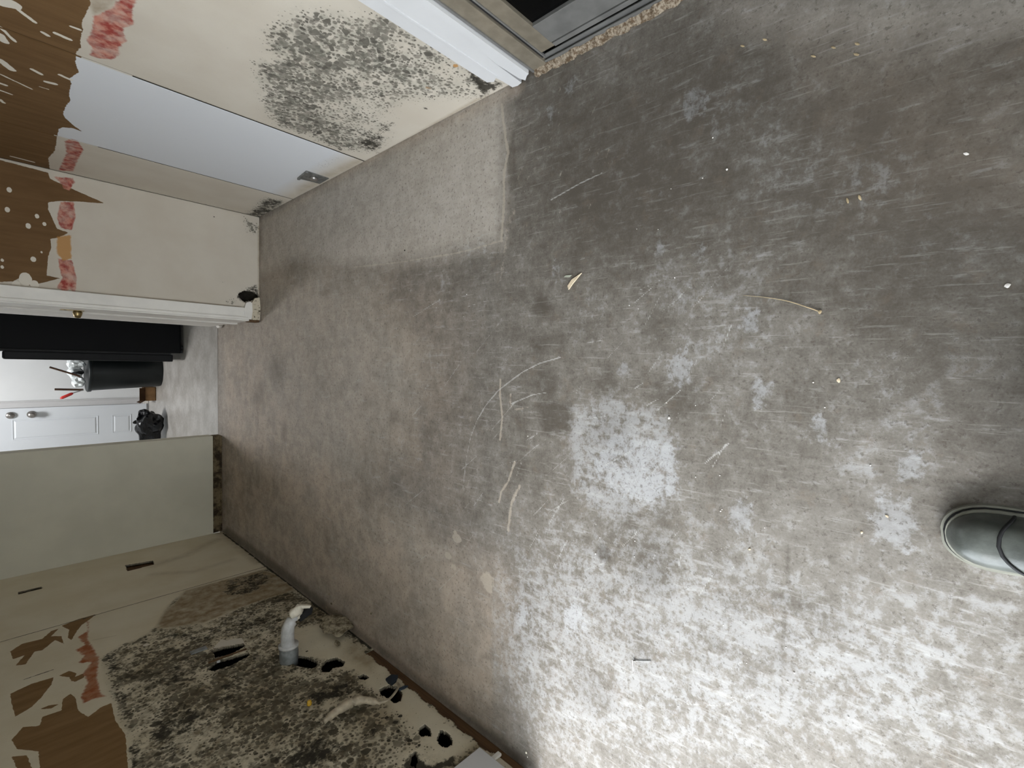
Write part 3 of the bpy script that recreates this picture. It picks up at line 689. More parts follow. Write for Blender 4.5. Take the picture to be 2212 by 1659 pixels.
for p, q in zip(vs_, vs_[1:]):
    for k in range(3): bm.faces.new((p[k], p[k + 1], q[k + 1], q[k]))
g = NG('crumbling_sill_caulk', .85, .1); n = g.noise(110, 6, .7); M_CAULK = g.out(g.mix(g.step(n, .4, .62), (.10, .068, .042), (.30, .25, .19)))
obj('crumbled_caulk', bm, M_CAULK, d1)
obj('rear_stile', box(XR + .022, XR + .055, -.94, -.9, .05, 2.03), M_ALU, d1)
obj('top_rail', box(XR + .022, XR + .055, -.94, .877, 2.0, 2.06), M_ALU, d1)
obj('dark_beyond', box(XR + .09, XR + .10, -.99, .93, 0, 2.08), M_CAVITY, d1)

# doorway casing at the closet corner, broken off near the floor
t2 = empty('trim_2', (.28, YBR, 0), kind='structure')
obj('casing_board', box(.252, .318, YBR - .018, YBR + .001, .078, 2.05, .003), M_TRIM2, t2)
obj('casing_bead', box(.246, .262, YBR - .024, YBR - .010, .070, 2.05, .003), M_TRIM2, t2)
obj('jamb_board', box(.240, .262, YBR - .010, 3.93, .055, 2.05, .002), M_TRIM2, t2)
obj('door_stop', box(.231, .241, 3.36, 3.40, .05, 2.05, .002), M_TRIM2, t2)
obj('jamb_foot', crumple((.245, 3.84, .018), (.02, .05, .024), 4, 2), M_TRIM2, t2)
obj('broken_casing_foot', prism([(.250, .082), (.262, .086), (.300, .092), (.338, .085), (.350, .078), (.356, .060), (.352, .048), (.300, .045), (.250, .052)], 1, YBR - .02, YBR - .002), M_TRIM2, t2)
g = NG('mould_spotted_plaster', .8, .15); n = g.noise(55, 5, .7); M_MOULDY = g.out(g.mix(g.step(n, .55, .62), (.50, .44, .34), (.03, .022, .012)))
obj('mouldy_plinth', prism([(.248, .052), (.300, .045), (.352, .048), (.382, .030), (.386, .004), (.330, .000), (.250, .003)], 1, YBR - .018, YBR - .002), M_MOULDY, t2)
obj('exposed_wood', box(.236, .252, YBR - .016, YBR + .05, .006, .062), M_WOOD, t2)
M_BRASS = plain('aged_brass', (.30, .22, .10), .35, .5, .8, var=.3, scale=80)
lat = empty('door_latch', (.24, 3.30, .80), 'small aged brass door latch on the white doorway jamb', 'latch')
obj('strike_plate', box(.2375, .2405, 3.27, 3.33, .79, .88, .001), M_BRASS, lat)
obj('latch_bolt', lathe([(.016, 0), (.020, -.006), (.017, -.02), (.012, -.034), (.003, -.036)], (.2375, 3.295, .815), 0, 16), M_BRASS, lat, True)
obj('screw_hole', lathe([(.006, 0), (.006, -.0006)], (.2372, 3.28, .862), 0, 10), M_RUB, lat)

# left casing beside the daylight opening
t3 = empty('trim_3', (XL, .97, 0), kind='structure')
obj('casing_board', box(XL + .001, XL + .018, OPEN_Y1 + .005, 1.063, .060, 2.1, .002), M_TRIM, t3)
obj('casing_stub', box(XL + .001, XL + .010, 1.000, 1.016, .022, .058, .002), M_TRIM2, t3)
obj('plaster_remains', box(XL - .010, XL + .003, OPEN_Y1 + .005, 1.03, .03, .062, .003), M_MOULDY, t3)
d4 = empty('door_4', (XL - .06, 0, 0), kind='structure')
for a in ((XL - .09, XL - .03, OPEN_Y1 - .04, OPEN_Y1, 0, OPEN_Z), (XL - .09, XL - .03, OPEN_Y0, OPEN_Y0 + .04, 0, OPEN_Z), (XL - .09, XL - .03, OPEN_Y0, OPEN_Y1, OPEN_Z - .04, OPEN_Z), (XL - .13, XL - .0, OPEN_Y0, OPEN_Y1, -.02, .012)):
    obj('opening_frame', box(*a, .002), M_ALU2, d4)

# far door with raised panels
d2 = empty('door_2', (-.9, YF - .02, 0), kind='structure')
M_DOOR = plain('white_painted_steel_door', (.70, .73, .76), .4, .4, var=.02, scale=3)
obj('door_slab', box(-1.28, -.482, YF - .03, YF - .003, .015, 2.03, .003), M_DOOR, d2)
for x0, x1 in ((-.775, -.588), (-1.17, -.985)):
    for z0, z1 in ((.150, .300), (.415, 1.010), (1.16, 1.85)):
        bm = box(x0, x1, YF - .0345, YF - .029, z0, z1)
        f = [q for q in bm.faces if q.normal.y < -.5]
        bmesh.ops.inset_region(bm, faces=f, thickness=.014, depth=-.004)
        bmesh.ops.inset_region(bm, faces=f, thickness=.016, depth=.006)
        obj('raised_panel', bm, M_DOOR, d2)
M_KNOB = plain('brushed_nickel', (.34, .32, .30), .35, .5, .85, var=.15, scale=50)
for z in (.885, 1.022):
    k = obj('door_knob' if z < 1 else 'deadbolt', lathe([(.033, 0), (.033, -.008), (.014, -.012), (.013, -.03), (.027, -.036), (.030, -.052), (.022, -.064), (.002, -.066)] if z < 1 else [(.031, 0), (.031, -.012), (.026, -.018), (.012, -.02), (.010, -.03), (.002, -.031)], (-.545, YF - .03, z), 1, 20), M_KNOB, d2, True)
t4 = empty('trim_4', (-.445, YF, 0), kind='structure')
obj('casing_board', box(-.480, -.415, YF - .016, YF - .001, .04, 2.1, .003), M_TRIM, t4)
obj('casing_bead', box(-.438, -.428, YF - .022, YF - .012, .05, 2.1, .003), M_TRIM, t4)
obj('plinth_block', box(-.482, -.430, YF - .03, YF - .001, 0, .045, .003), M_TRIM2, t4)
tag(obj('baseboard_far', box(-.415, 1.8, YF - .012, YF - .001, 0, .07, .003), M_TRIM2), kind='structure')

# ================================================================== THINGS IN THE FAR ROOM
LX, LY = -.42, 5.35
cl = empty('ceiling_lamp', (LX, LY, CEIL - .10), 'round white ceiling lamp in the far room beyond the doorway', 'lamp')
obj('lamp_base', lathe([(.17, 0), (.17, -.02), (.16, -.025)], (LX, LY, CEIL), 2, 28), M_TRIM, cl, True)
em = NG('lit_opal_glass', .4, .3); em.b.inputs['Emission Color'].default_value = (.98, .985, 1, 1); em.b.inputs['Emission Strength'].default_value = 5.0
obj('lamp_shade', lathe([(.155, -.022), (.150, -.05), (.11, -.085), (.05, -.10), (.002, -.102)], (LX, LY, CEIL), 2, 28), em.out((.9, .9, .88)), cl, True)
pl = bpy.data.lights.new('lamp_light', 'AREA'); pl.shape = 'DISK'; pl.size = .45; pl.energy = 36; pl.color = (.98, .985, 1)
plo = bpy.data.objects.new('lamp_light', pl); COL.objects.link(plo); plo.parent = cl; plo.location = (0, 0, -.015)
M_BLACK = plain('black_satin_enamel', (.0025, .0025, .003), .5, .10, var=.2, scale=4)
M_BLACK2 = plain('dark_grey_door_skin', (.007, .007, .008), .45, .15, var=.1, scale=4)
fr = empty('refrigerator', (.4, 5.2, 0), 'tall black refrigerator just beyond the doorway, seen from its side', 'refrigerator')
obj('body', box(.052, .75, 4.87, 5.58, .022, 1.76, .008), M_BLACK, fr)
obj('gasket', box(.038, .053, 4.885, 5.57, .09, 1.74), M_RUB, fr)
obj('lower_door', box(-.022, .038, 4.872, 5.578, .078, 1.070, .010), M_BLACK2, fr)
obj('upper_door', box(-.022, .038, 4.872, 5.578, 1.086, 1.755, .010), M_BLACK2, fr)
obj('toe_grille', box(.055, .075, 4.90, 5.55, .004, .07), M_RUB, fr)
for y in (4.93, 5.5):
    for x in (.10, .70): obj('foot', lathe([(.02, -.003), (.02, .012), (.012, .014), (.012, .03)], (x, y, 0), 2, 10), M_RUB, fr)

M_BIN = plain('dark_green_black_plastic', (.007, .010, .0105), .42, .35, var=.2, scale=5)
BX, BY = -.118, 5.79
tb = empty('trash_bin', (BX, BY, 0), 'round dark plastic trash bin full of rubbish beside the black refrigerator', 'bin')
obj('bin_body', lathe([(.150, .0), (.155, .01), (.186, .535), (.186, .54), (.180, .54), (.150, .02), (.0005, .02)], (BX, BY, -.003), 2, 40), M_BIN, tb, True)
obj('rim', lathe([(.184, .520), (.196, .522), (.198, .545), (.190, .552), (.181, .548)], (BX, BY, -.003), 2, 40), M_BIN, tb, True)
M_PLAST = plain('crumpled_white_plastic', (.72, .76, .76), .3, .5, var=.12, scale=30)
obj('bin_liner', lathe([(.172, .505), (.12, .535), (.06, .545), (.002, .546)], (BX, BY, -.003), 2, 28), plain('dark_bin_liner', (.01, .011, .012), .4, .4), tb, True)
for c, r, sd_, lb in (((-.222, 5.735, .602), (.058, .075, .050), 11, 'crumpled white plastic wrap in the trash bin beside the red screwdriver'),
                     ((-.048, 5.745, .622), (.066, .080, .070), 12, 'bright white plastic bag bulging at the refrigerator side of the trash bin'),
                     ((-.135, 5.880, .612), (.070, .050, .060), 13, 'grey-white wad of film at the back of the trash bin')):
    tag(obj('crumpled_plastic', crumple(c, r, sd_, 3, .8), M_PLAST), lb, 'plastic', 'rubbish in the bin')
M_BAGBLK = plain('glossy_black_polythene', (.003, .0033, .004), .26, .35, var=.3, scale=20)
tag(obj('crumpled_plastic', crumple((-.137, 5.735, .608), (.022, .05, .052), 15, 2, .8), M_BAGBLK), 'scrap of black plastic sticking up in the middle of the trash bin', 'plastic', 'rubbish in the bin')
a, b = on_y(150, 806, 5.635), on_y(107, 793, 5.635)
a0 = a + (a - b) * .55
tag(obj('wooden_stick', tube([a0, b], .009, 6), M_STICK), 'brown stick leaning out of the trash bin nearest the refrigerator', 'stick', 'sticks in the bin')
a, b = on_y(180, 842, 5.635), on_y(118, 841, 5.635)
tag(obj('wooden_stick', tube([a, b], .010, 6), M_STICK), 'dark upright stick in the trash bin next to the red screwdriver', 'stick', 'sticks in the bin')
s0, s1, s2 = on_y(181, 842, 5.60), on_y(158, 849, 5.60), on_y(130, 861, 5.60)
sd = empty('screwdriver', tuple(s1), 'screwdriver with a red handle sticking out of the trash bin', 'screwdriver')
obj('shaft', tube([s0, s1], .004, 8), plain('steel_shaft', (.4, .4, .4), .3, .5, .9), sd)
dd = (s2 - s1)
obj('handle', tube([s1, s1 + dd * .08, s1 + dd * .2, s1 + dd * .85, s2], [.005, .010, .0125, .0125, .006], 10), plain('red_plastic', (.55, .035, .03), .35, .4), sd, True)

M_CARD = plain('brown_cardboard', (.20, .115, .055), .8, .1, var=.2, scale=14)
M_CARDIN = plain('dark_cardboard_inside', (.055, .028, .014), .85, .1, var=.3, scale=10)
cb = empty('cardboard_box', (-.36, 6.05, 0), 'small brown cardboard box with open flaps on the floor behind the trash bin', 'box')
obj('bottom', box(-.428, -.292, 5.96, 6.14, -.002, .004), M_CARD, cb)
for a in ((-.428, -.424, 5.96, 6.14), (-.296, -.292, 5.96, 6.14), (-.424, -.296, 5.96, 5.964), (-.424, -.296, 6.136, 6.14)): obj('side', box(*a, .0, .085), M_CARD, cb)
obj('flap', prism([(5.962, .085), (5.940, .135), (5.944, .137), (5.966, .086)], 0, -.424, -.296), M_CARDIN, cb)
obj('flap', prism([(-.426, .085), (-.452, .128), (-.448, .131), (-.422, .086)], 1, 5.97, 6.13), M_CARDIN, cb)
obj('flap', prism([(-.294, .085), (-.262, .122), (-.266, .125), (-.298, .086)], 1, 5.97, 6.13), M_CARDIN, cb)
gb = empty('garbage_bag', (-.62, 5.58, 0), 'crumpled shiny black garbage bag on the floor in front of the white far door', 'bag')
obj('bag_body', crumple((-.640, 5.62, .112), (.190, .16, .135), 21, 4, 1.0, flat=-.002), M_BAGBLK, gb)
obj('bag_knot', crumple((-.600, 5.60, .225), (.022, .022, .024), 22, 2, .6), M_BAGBLK, gb)

# ================================================================== FITTINGS ON THE WALLS
M_STEEL = plain('dull_galvanised_steel', (.20, .20, .19), .45, .5, .6, var=.25, scale=60)
mp = empty('metal_plate', (XR, 2.255, 0.01), 'dark grey steel plate with a bolt, low on the pale wall panel', 'plate')
obj('plate', prism([(2.316, .106), (2.200, .117), (2.205, .014), (2.303, .012)], 0, XR - .004, XR - .0005), M_STEEL, mp)
obj('bolt_head', lathe([(.020, 0), (.020, -.004), (.015, -.012), (.004, -.014)], (XR - .004, 2.252, .066), 0, 14), M_KNOB, mp, True)
obj('bent_edge', prism([(2.318, .104), (2.322, .114), (2.202, .124), (2.200, .115)], 0, XR - .010, XR - .0005), M_STEEL, mp)

# water stub with its grey collar and white valve
M_GREYPL = plain('grey_dirty_plastic', (.19, .20, .20), .5, .4, var=.3, scale=40)
M_PALEPL = plain('pale_plastic_pipe', (.50, .50, .49), .35, .5, var=.15, scale=40)
M_OLDWHITE = plain('yellowed_white_plastic', (.68, .63, .52), .4, .4, var=.12, scale=50)
ps = empty('pipe_stub', (XL, 1.98, .28), 'capped plastic water pipe sticking out of the mouldy wall with a grey collar', 'pipe')
obj('collar', tube([(XL - .02, 1.985, .288), (XL + .035, 1.985, .288), (XL + .060, 1.985, .290), (XL + .066, 1.985, .290)], [.036, .037, .035, .028], 20), M_GREYPL, ps, True)
obj('collar_ring', tube([(XL + .060, 1.985, .290), (XL + .070, 1.985, .290)], [.039, .039], 20), M_PALEPL, ps, True)
obj('pipe', tube(smooth_path([(XL + .05, 1.985, .290), (XL + .10, 1.985, .294), (XL + .145, 1.985, .290), (XL + .168, 1.985, .272), (XL + .172, 1.985, .258)]), [.026] * 12 + [.024] * 6 + [.014] * 7, 14), M_PALEPL, ps, True)
vv = obj('valve_handle', crumple((XL + .198, 1.985, .258), (.030, .028, .036), 31, 3, .3), M_OLDWHITE, ps, True)
obj('valve_stem', tube([(XL + .165, 1.985, .262), (XL + .175, 1.985, .232)], .008, 10), M_OLDWHITE, ps, True)
obj('valve_clip', prism([(XL + .150, .245), (XL + .175, .246), (XL + .200, .208), (XL + .190, .190), (XL + .168, .196)], 1, 1.975, 1.995), M_RUB, ps)
obj('valve_tip', prism([(XL + .215, .262), (XL + .225, .250), (XL + .205, .198), (XL + .196, .205)], 1, 1.974, 1.992), M_OLDWHITE, ps)

# junction box seen in the slot of the mouldy wall
jb = empty('junction_box', (XL - .03, 2.26, .42), 'dark metal electrical box behind the torn slot in the mouldy wall', 'electrical box')
bm = box(XL - .075, XL - .022, 2.185, 2.335, .355, .515); f = [q for q in bm.faces if q.normal.x > .5]; bmesh.ops.delete(bm, geom=f, context='FACES')
obj('box_shell', bm, M_BLACK2, jb)
obj('box_edge', tube([on_x(450, 1432, XL + .002), on_x(490, 1417, XL + .003), on_x(532, 1402, XL + .002)], .004, 6), M_WOOD, jb)
obj('box_screw', lathe([(.007, 0), (.006, .005), (.002, .006)], tuple(on_x(472, 1430, XL)), 0, 10), M_PALEPL, jb, True)
obj('box_clip', box(XL + .0005, XL + .006, *[2.312, 2.338], .50, .56, .002), M_GREYPL, jb)

# cut cable hanging from the blue-edged hole
M_CABLE = plain('dirty_beige_cable_sheath', (.40, .34, .25), .5, .35, var=.2, scale=50)
ca = empty('cut_cable', tuple(on_x(840, 1495, XL)), 'beige cut cable hanging from a round hole in the mouldy wall', 'cable')
sheath = [on_x(x, y, XL + o) for x, y, o in ((700, 1560, .030), (715, 1546, .034), (740, 1528, .036), (772, 1513, .034), (800, 1514, .028), (822, 1520, .020))]
obj('sheath', tube(smooth_path(sheath, 5), [.008] * 4 + [.013] * 5 + [.016] * 8 + [.012] * 6 + [.005] * 3, 10), M_CABLE, ca, True)
wire = [on_x(x, y, XL + o) for x, y, o in ((818, 1519, .022), (838, 1512, .022), (852, 1498, .018), (861, 1483, .010), (858, 1476, -.005), (848, 1482, -.03))]
obj('wire', tube(smooth_path(wire, 6), .0045, 8), M_CABLE, ca, True)
M_BLUE = plain('dark_blue_plastic', (.012, .020, .032), .45, .4, var=.3)
be = empty('wall_box_clip', tuple(on_x(846, 1472, XL)), 'dark blue plastic clip of a wall box above the cable hole', 'clip')
P = [on_x(*q, XL)[1:] for q in ((833, 1470), (845, 1461), (860, 1462), (856, 1474), (846, 1482), (838, 1477))]
obj('clip', prism([tuple(p) for p in P], 0, XL + .0005, XL + .008), M_BLUE, be)
obj('clip_wing', tube([on_x(862, 1490, XL + .004), on_x(872, 1485, XL + .006), on_x(881, 1482, XL + .004)], [.006, .007, .003], 6), M_BLUE, be)
wnut = tag(obj('wire_nut', lathe([(.008, .0005), (.009, .006), (.007, .016), (.003, .018)], tuple(on_x(668, 1523, XL)), 0, 10), plain('yellow_plastic', (.55, .33, .03), .4, .4), smooth=True), 'tiny yellow wire nut stuck to the mouldy wall', 'wire nut')

# broken plaster lump at the foot of the wall
g = NG('broken_plaster', .85, .1); n = g.noise(40, 7, .7); g.bump(n, .006, .8)
M_PLASTER = g.out(g.mix(g.step(n, .38, .62), (.10, .078, .048), (.36, .31, .22)))
tag(obj('plaster_lump', crumple((XL + .034, 2.055, .048), (.034, .095, .066), 41, 4, .9, flat=0.0), M_PLASTER), 'broken lump of mouldy plaster at the foot of the left wall', 'plaster')
tag(obj('plaster_shard', crumple((XL + .012, 1.935, .100), (.010, .030, .012), 42, 2, .5), M_PLASTER), 'thin plaster shard on the wall above the broken lump', 'plaster')

# ================================================================== DEBRIS ON THE FLOOR
M_STRAW = plain('dry_straw', (.42, .33, .20), .7, .2, var=.2, scale=60)
M_CHIP = plain('pale_wood_chip', (.60, .50, .36), .7, .2, var=.15, scale=80)
M_GRIT = plain('white_grit', (.80, .76, .72), .6, .3, var=.1, scale=90)
M_DGRIT = plain('dark_grit', (.02, .018, .015), .7, .2)
st = empty('straw_stalk', tuple(on_z(1770, 673)), 'dried straw stalk lying alone on the grey concrete', 'straw')
pts = [on_z(1605, 638, .002), on_z(1650, 642, .003), on_z(1700, 650, .0035), on_z(1745, 664, .0035), on_z(1768, 672, .003)]
sp = smooth_path(pts, 4)
obj('stem', tube(sp, [.0003 + .0009 * (i / len(sp)) for i in range(len(sp))], 6), M_STRAW, st, True)
obj('knot', crumple(on_z(1771, 674, .003), (.005, .004, .003), 51, 2, .4), M_STRAW, st)
P = [on_z(*q, .001)[:2] for q in ((1257, 590), (1238, 613), (1229, 626), (1227, 618), (1236, 604))]
tag(obj('wood_splinter', prism([tuple(p) for p in P], 2, .0006, .004), M_CHIP), 'pale pointed wood splinter on the middle of the concrete floor', 'splinter')
P = [on_z(*q, .001)[:2] for q in ((1235, 594), (1222, 595), (1218, 599), (1230, 599))]
tag(obj('paint_flake', prism([tuple(p) for p in P], 2, .0005, .002), plain('pale_green_flake', (.40, .42, .34), .6, .2)), 'small pale green flake beside the wood splinter', 'flake')
na = empty('nail', tuple(on_z(1370, 1428)), 'small nail lying on the brightly lit floor', 'nail')
obj('shank', tube([on_z(1370, 1427, .002), on_z(1406, 1428, .002)], .0011, 8), M_STEEL, na)
obj('head', lathe([(.0035, -.0006), (.0035, .0006)], tuple(on_z(1370, 1427, .0036)), 0, 10), M_KNOB, na)
tag(obj('white_thread', tube(smooth_path([on_z(1366, 1426, .002), on_z(1367, 1438, .003), on_z(1368, 1450, .002)], 4), .0012, 6), M_GRIT), 'short white thread beside the nail', 'thread')
def chip(x, y, r, mat, name, label, cat, grp, flat=.5, stretch=1.0, ang=0.0):
    p = on_z(x, y); bm = crumple((0, 0, 0), (r * stretch, r, r * flat), int(x * 7 + y), 1, .4)
    bmesh.ops.rotate(bm, verts=bm.verts[:], cent=(0, 0, 0), matrix=Matrix.Rotation(ang, 3, 'Z'))
    z0 = min(v.co.z for v in bm.verts); bmesh.ops.translate(bm, verts=bm.verts[:], vec=Vector((p[0], p[1], -z0 + .0002)))
    return tag(obj(name, bm, mat), label, cat, grp)
chip(1812, 822, .0042, M_CHIP, 'leaf_fragment', 'tan leaf fragment by itself between the straw and the shoe', 'leaf', None, .3, 1.3)
chip(2176, 617, .0050, M_GRIT, 'paper_scrap', 'white paper scrap nearest the dark edge of the floor beyond the straw', 'paper', None, .25, 1.2)
chip(2087, 333, .0030, M_GRIT, 'paper_scrap', 'thin white scrap in the shaded floor near the sliding door', 'paper', None, .25, 2.0, 1.0)
chip(1446, 903, .0042, M_GRIT, 'pebble', 'bright white pebble on the pale patch of floor', 'pebble', None, .8)
chip(875, 541, .0035, M_DGRIT, 'pebble', 'tiny black pebble on the smooth beige patch of floor', 'pebble', None, .8)
chip(1571, 367, .0035, M_GRIT, 'pebble', 'white pebble alone on the dark floor toward the sliding door', 'pebble', None, .8)
for i, (x, y) in enumerate(((1604, 100), (1652, 86), (1757, 122), (1800, 103), (1852, 95), (1850, 118), (1831, 433), (1857, 427))):
    chip(x, y, .0028, M_STRAW, 'straw_bit', ('tan straw bit ' + ('nearest the sliding door frame, first of the row', 'second along from the sliding door frame', 'third along from the sliding door frame', 'on its own between the row and the far group', 'farther up of two side by side deep in the shade', 'nearer of two side by side deep in the shade', 'farther of the close pair on the dark floor beyond the straw stalk', 'nearer of the close pair on the dark floor beyond the straw stalk')[i]), 'straw', 'straw bits on the shaded floor', .3, 2.6, .9 if y < 200 else .3)
for i, (x, y) in enumerate(((1862, 1150), (1916, 1115), (1619, 1186))):
    chip(x, y, .0026, M_CHIP, 'wood_crumb', 'tan wood crumb on the pale floor, ' + ('second nearest to the shoe tip', 'nearest to the shoe tip', 'farthest from the shoe tip')[i], 'crumb', 'wood crumbs near the shoe', .5, 1.5, i)
spots = [(1540, 298), (1376, 495), (1422, 496), (1458, 600), (1379, 667), (1360, 660), (1002, 684), (936, 657), (943, 665), (1009, 636), (1503, 876), (1141, 942), (1503, 1030), (1555, 1027), (1288, 1133), (1296, 1161), (1372, 1168), (1287, 1196), (1371, 1202), (1560, 1100), (1213, 1425), (1465, 1525), (1580, 1505), (1613, 1432), (1702, 1472), (1698, 1398), (1716, 1453), (1833, 1548), (1563, 1350), (1557, 1104), (1652, 1140), (1782, 880), (1880, 1005), (1440, 870), (1757, 826), (1140, 1655 - 20), (1518, 385), (1450, 408)]
for x, y in spots:
    chip(x, y, rng.uniform(.0012, .0022), M_GRIT, 'grit_grain', 'tiny white grain of grit scattered on the concrete floor', 'grit', 'white grit on the floor', .8, rng.uniform(1, 1.5), rng.uniform(0, 3))
for x, y, q in ((712, 1283, 'farthest out from the broken lump'), (717, 1303, 'midway between the lump and the outermost crumb'), (729, 1320, 'touching the broken lump'), (803, 1325, 'alone, nearer the camera than the lump'), (706, 1312, 'by the wall just beyond the lump')):
    chip(x, y, .006, M_PLASTER, 'plaster_crumb', 'small plaster crumb on the floor, ' + q, 'crumb', 'plaster crumbs by the lump', .6, 1.3, x)
chip(1138, 1625, .005, M_OLDWHITE, 'plaster_crumb', 'pale plaster crumb on the floor under the left casing', 'crumb', None, .6)

# ================================================================== THE PHOTOGRAPHER
M_LEATHER = plain('scuffed_grey_leather', (.075, .082, .074), .33, .5, var=.25, scale=30, bump=.15)
M_SOLE = plain('grey_rubber_sole', (.26, .26, .22), .45, .4, var=.15, scale=40)
M_LACE = plain('grey_lace', (.16, .16, .16), .7, .2)
M_DENIM = plain('dark_trousers', (.022, .024, .030), .85, .1, var=.2, scale=40)
M_JACKET = plain('dark_jacket', (.03, .03, .033), .85, .1, var=.2, scale=20)
M_SKIN = plain('skin', (.45, .27, .19), .5, .3, var=.06, scale=20)
person = empty('person', (-.10, -.20, 0), 'person in dark trousers standing in grey leather shoes, only a shoe tip in view', 'person')
def shoe(cx, ytoe, rot, mirror):
    L = .285
    W = lambda t: .0485 * (max(0, 1 - (1 - min(t / .22, 1)) ** 2.4)) ** .5 * (1 - .22 * math.exp(-((t - .62) / .2) ** 2)) * (max(0, 1 - max(0, (t - .86) / .14) ** 2.6)) ** .5
    Hh = lambda t: .020 + .036 * (1 - (1 - min(t / .16, 1)) ** 2) ** .5 + (.050 * max(0, min((t - .22) / .35, 1)) ** 1.3)
    def ring(bm, t, n, z0, fh, grow):
        vs = []; wv = max(W(t), .001) + grow
        for k in range(n):
            a = math.pi * k / (n - 1); c, s = math.cos(a), math.sin(a)
            x = wv * math.copysign(abs(c) ** .72, c); z = z0 + fh * (abs(s) ** .8)
            vs.append(bm.verts.new((x * mirror, -t * L, z)))
        return vs
    ts = [0.0, .006, .015, .03, .05, .08, .12, .17, .23, .3, .38, .46, .55, .65, .75, .84, .91, .96, .985, 1.0]
    root = empty('shoe', (cx - person.location.x, ytoe - person.location.y, 0)); root.parent = person; root.rotation_euler = (0, 0, rot)
    def add(name, bm, mat, sm=True):
        bmesh.ops.recalc_face_normals(bm, faces=bm.faces[:])
        me = bpy.data.meshes.new(name); bm.to_mesh(me); bm.free(); me.materials.append(mat)
        for p in me.polygons: p.use_smooth = sm
        o = bpy.data.objects.new(name, me); COL.objects.link(o); o.parent = root; return o
    bm = bmesh.new(); rs = [ring(bm, t, 17, .024, max(.004, (Hh(t) - .02)) * (1 if t < .95 else .9) * min(1, .25 + t * 18), -.004) for t in ts]
    for a, b in zip(rs, rs[1:]):
        for k in range(16): bm.faces.new((a[k], a[k + 1], b[k + 1], b[k]))
    bm.faces.new(rs[0]); bm.faces.new(rs[-1]); add('upper', bm, M_LEATHER)
    def slab(name, z0, z1, grow, mat):
        bm = bmesh.new(); lo = []; hi = []
        for sgn in (1, -1):
            for t in (ts if sgn > 0 else ts[::-1][1:-1]):
                x = (max(W(t), .002) + grow) * sgn * mirror; y = -t * L + grow * max(0, 1 - t / .12) - grow * max(0, 1 - (1 - t) / .08)
                lo.append(bm.verts.new((x, y, z0))); hi.append(bm.verts.new((x, y, z1)))
        n = len(lo); bm.faces.new(lo); bm.faces.new(hi)
        for i in range(n): bm.faces.new((lo[i], lo[(i + 1) % n], hi[(i + 1) % n], hi[i]))
        add(name, bm, mat, False)
    slab('sole', .0, .016, .0055, M_SOLE); slab('welt_groove', .016, .0195, .0022, M_RUB); slab('welt', .0195, .027, .0002, M_SOLE)
    bm = bmesh.new(); rows = []
    for t in (.37, .40, .44, .48, .52, .56): 
        rows.append([bm.verts.new((x * (.018 + .012 * t), -t * L, Hh(t) + .009 - .004 * x * x)) for x in (-1, -.5, 0, .5, 1)])
    for a, b in zip(rows, rows[1:]):
        for k in range(4): bm.faces.new((a[k], a[k + 1], b[k + 1], b[k]))
    o = add('tongue', bm, M_LEATHER); md = o.modifiers.new('t', 'SOLIDIFY'); md.thickness = .004
    for i, t in enumerate((.40, .45, .50, .55)):
        wv = .026 + .006 * i
        add('lace', tube(smooth_path([(-wv, -t * L, Hh(t) - .004), (-wv * .5, -t * L, Hh(t) + .010), (wv * .5, -t * L - .004, Hh(t) + .010), (wv, -t * L - .006, Hh(t) - .004)], 5), .0028, 8), M_LACE)
    sp_ = []
    for k in range(1, 16):
        an = math.pi * k / 16; c_, s_ = math.cos(an), math.sin(an); t = .215 + .10 * abs(c_) ** 1.5 - .03 * c_
        sp_.append(((W(t) - .003) * math.copysign(abs(c_) ** .72, c_) * mirror, -t * L, .025 + (Hh(t) - .02) * abs(s_) ** .8))
    bm = tube(sp_, .0026, 8)
    add('toe_cap_seam', bm, M_RUB)
    return root
shoe(-.268, -.012, math.radians(3), 1)
shoe(.02, -.115, math.radians(-9), -1)
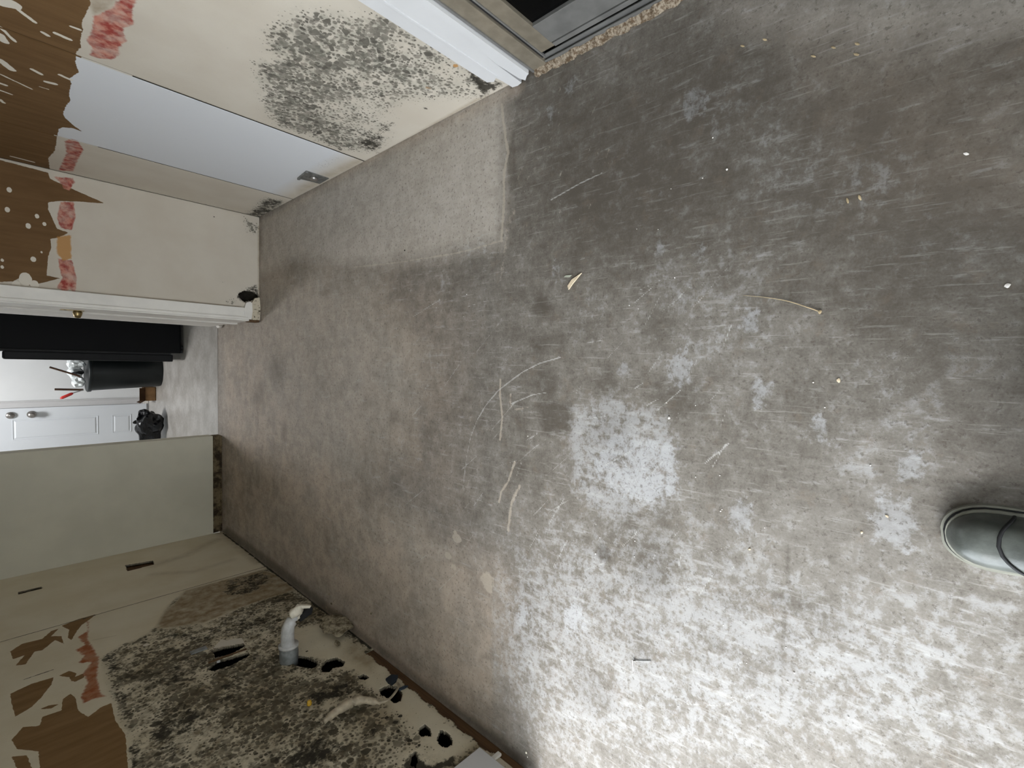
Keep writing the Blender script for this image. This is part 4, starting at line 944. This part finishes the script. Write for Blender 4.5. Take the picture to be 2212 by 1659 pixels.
def skin(name, verts, edges, rads, mat, sub=2):
    me = bpy.data.meshes.new(name)
    me.from_pydata([tuple(np.array(v) - np.array(person.location)) for v in verts], edges, []); me.update()
    o = bpy.data.objects.new(name, me); COL.objects.link(o); o.parent = person; me.materials.append(mat)
    md = o.modifiers.new('skin', 'SKIN'); md.use_smooth_shade = True
    for i, r in enumerate(rads):
        me.skin_vertices[0].data[i].radius = (r, r) if not isinstance(r, tuple) else r
    me.skin_vertices[0].data[0].use_root = True
    s = o.modifiers.new('sub', 'SUBSURF'); s.levels = sub; s.render_levels = sub
    return o
# trousers
skin('trousers', [(-.12, -.36, .93), (-.20, -.34, .84), (-.250, -.165, .52), (-.265, -.195, .09), (-.04, -.36, .84), (0.02, -.33, .50), (.035, -.335, .10)],
     [(0, 1), (1, 2), (2, 3), (0, 4), (4, 5), (5, 6)], [(.15, .12), .10, .085, .085, .10, .085, .085], M_DENIM)
# upper body in a jacket, one mesh with the arms
skin('jacket', [(-.12, -.36, .95), (-.12, -.37, 1.15), (-.12, -.38, 1.36), (-.12, -.37, 1.46), (-.30, -.38, 1.40), (-.35, -.33, 1.14), (-.17, -.20, 1.04), (.06, -.38, 1.40), (.14, -.33, 1.14), (.09, -.20, 1.03)],
     [(0, 1), (1, 2), (2, 3), (2, 4), (4, 5), (5, 6), (2, 7), (7, 8), (8, 9)], [(.155, .12), (.16, .12), (.17, .11), .06, .07, .052, .042, .07, .052, .042], M_JACKET)
hb = skin('body', [(-.12, -.37, 1.42), (-.12, -.36, 1.50), (-.12, -.34, 1.56), (-.12, -.34, 1.64), (-.12, -.35, 1.72)],
     [(0, 1), (1, 2), (2, 3), (3, 4)], [.055, .055, (.072, .085), (.078, .095), (.06, .07)], M_SKIN)
def hand(wx, side):
    V = [(wx, -.215, 1.035), (wx * .98, -.155, 1.045)]; E_ = [(0, 1)]; R_ = [.026, .030]
    for f in range(4):
        b = len(V); dz = .030 - .020 * f
        V += [(wx - side * .012, -.120, 1.045 + dz), (wx - side * .030, -.098, 1.050 + dz), (wx - side * .052, -.092, 1.050 + dz)]; E_ += [(1, b), (b, b + 1), (b + 1, b + 2)]; R_ += [.010, .009, .008]
    b = len(V); V += [(wx - side * .030, -.160, 1.075), (wx - side * .058, -.145, 1.085)]; E_ += [(1, b), (b, b + 1)]; R_ += [.011, .009]
    return skin('hand', V, E_, R_, M_SKIN)
hand(.085, 1); hand(-.155, -1)
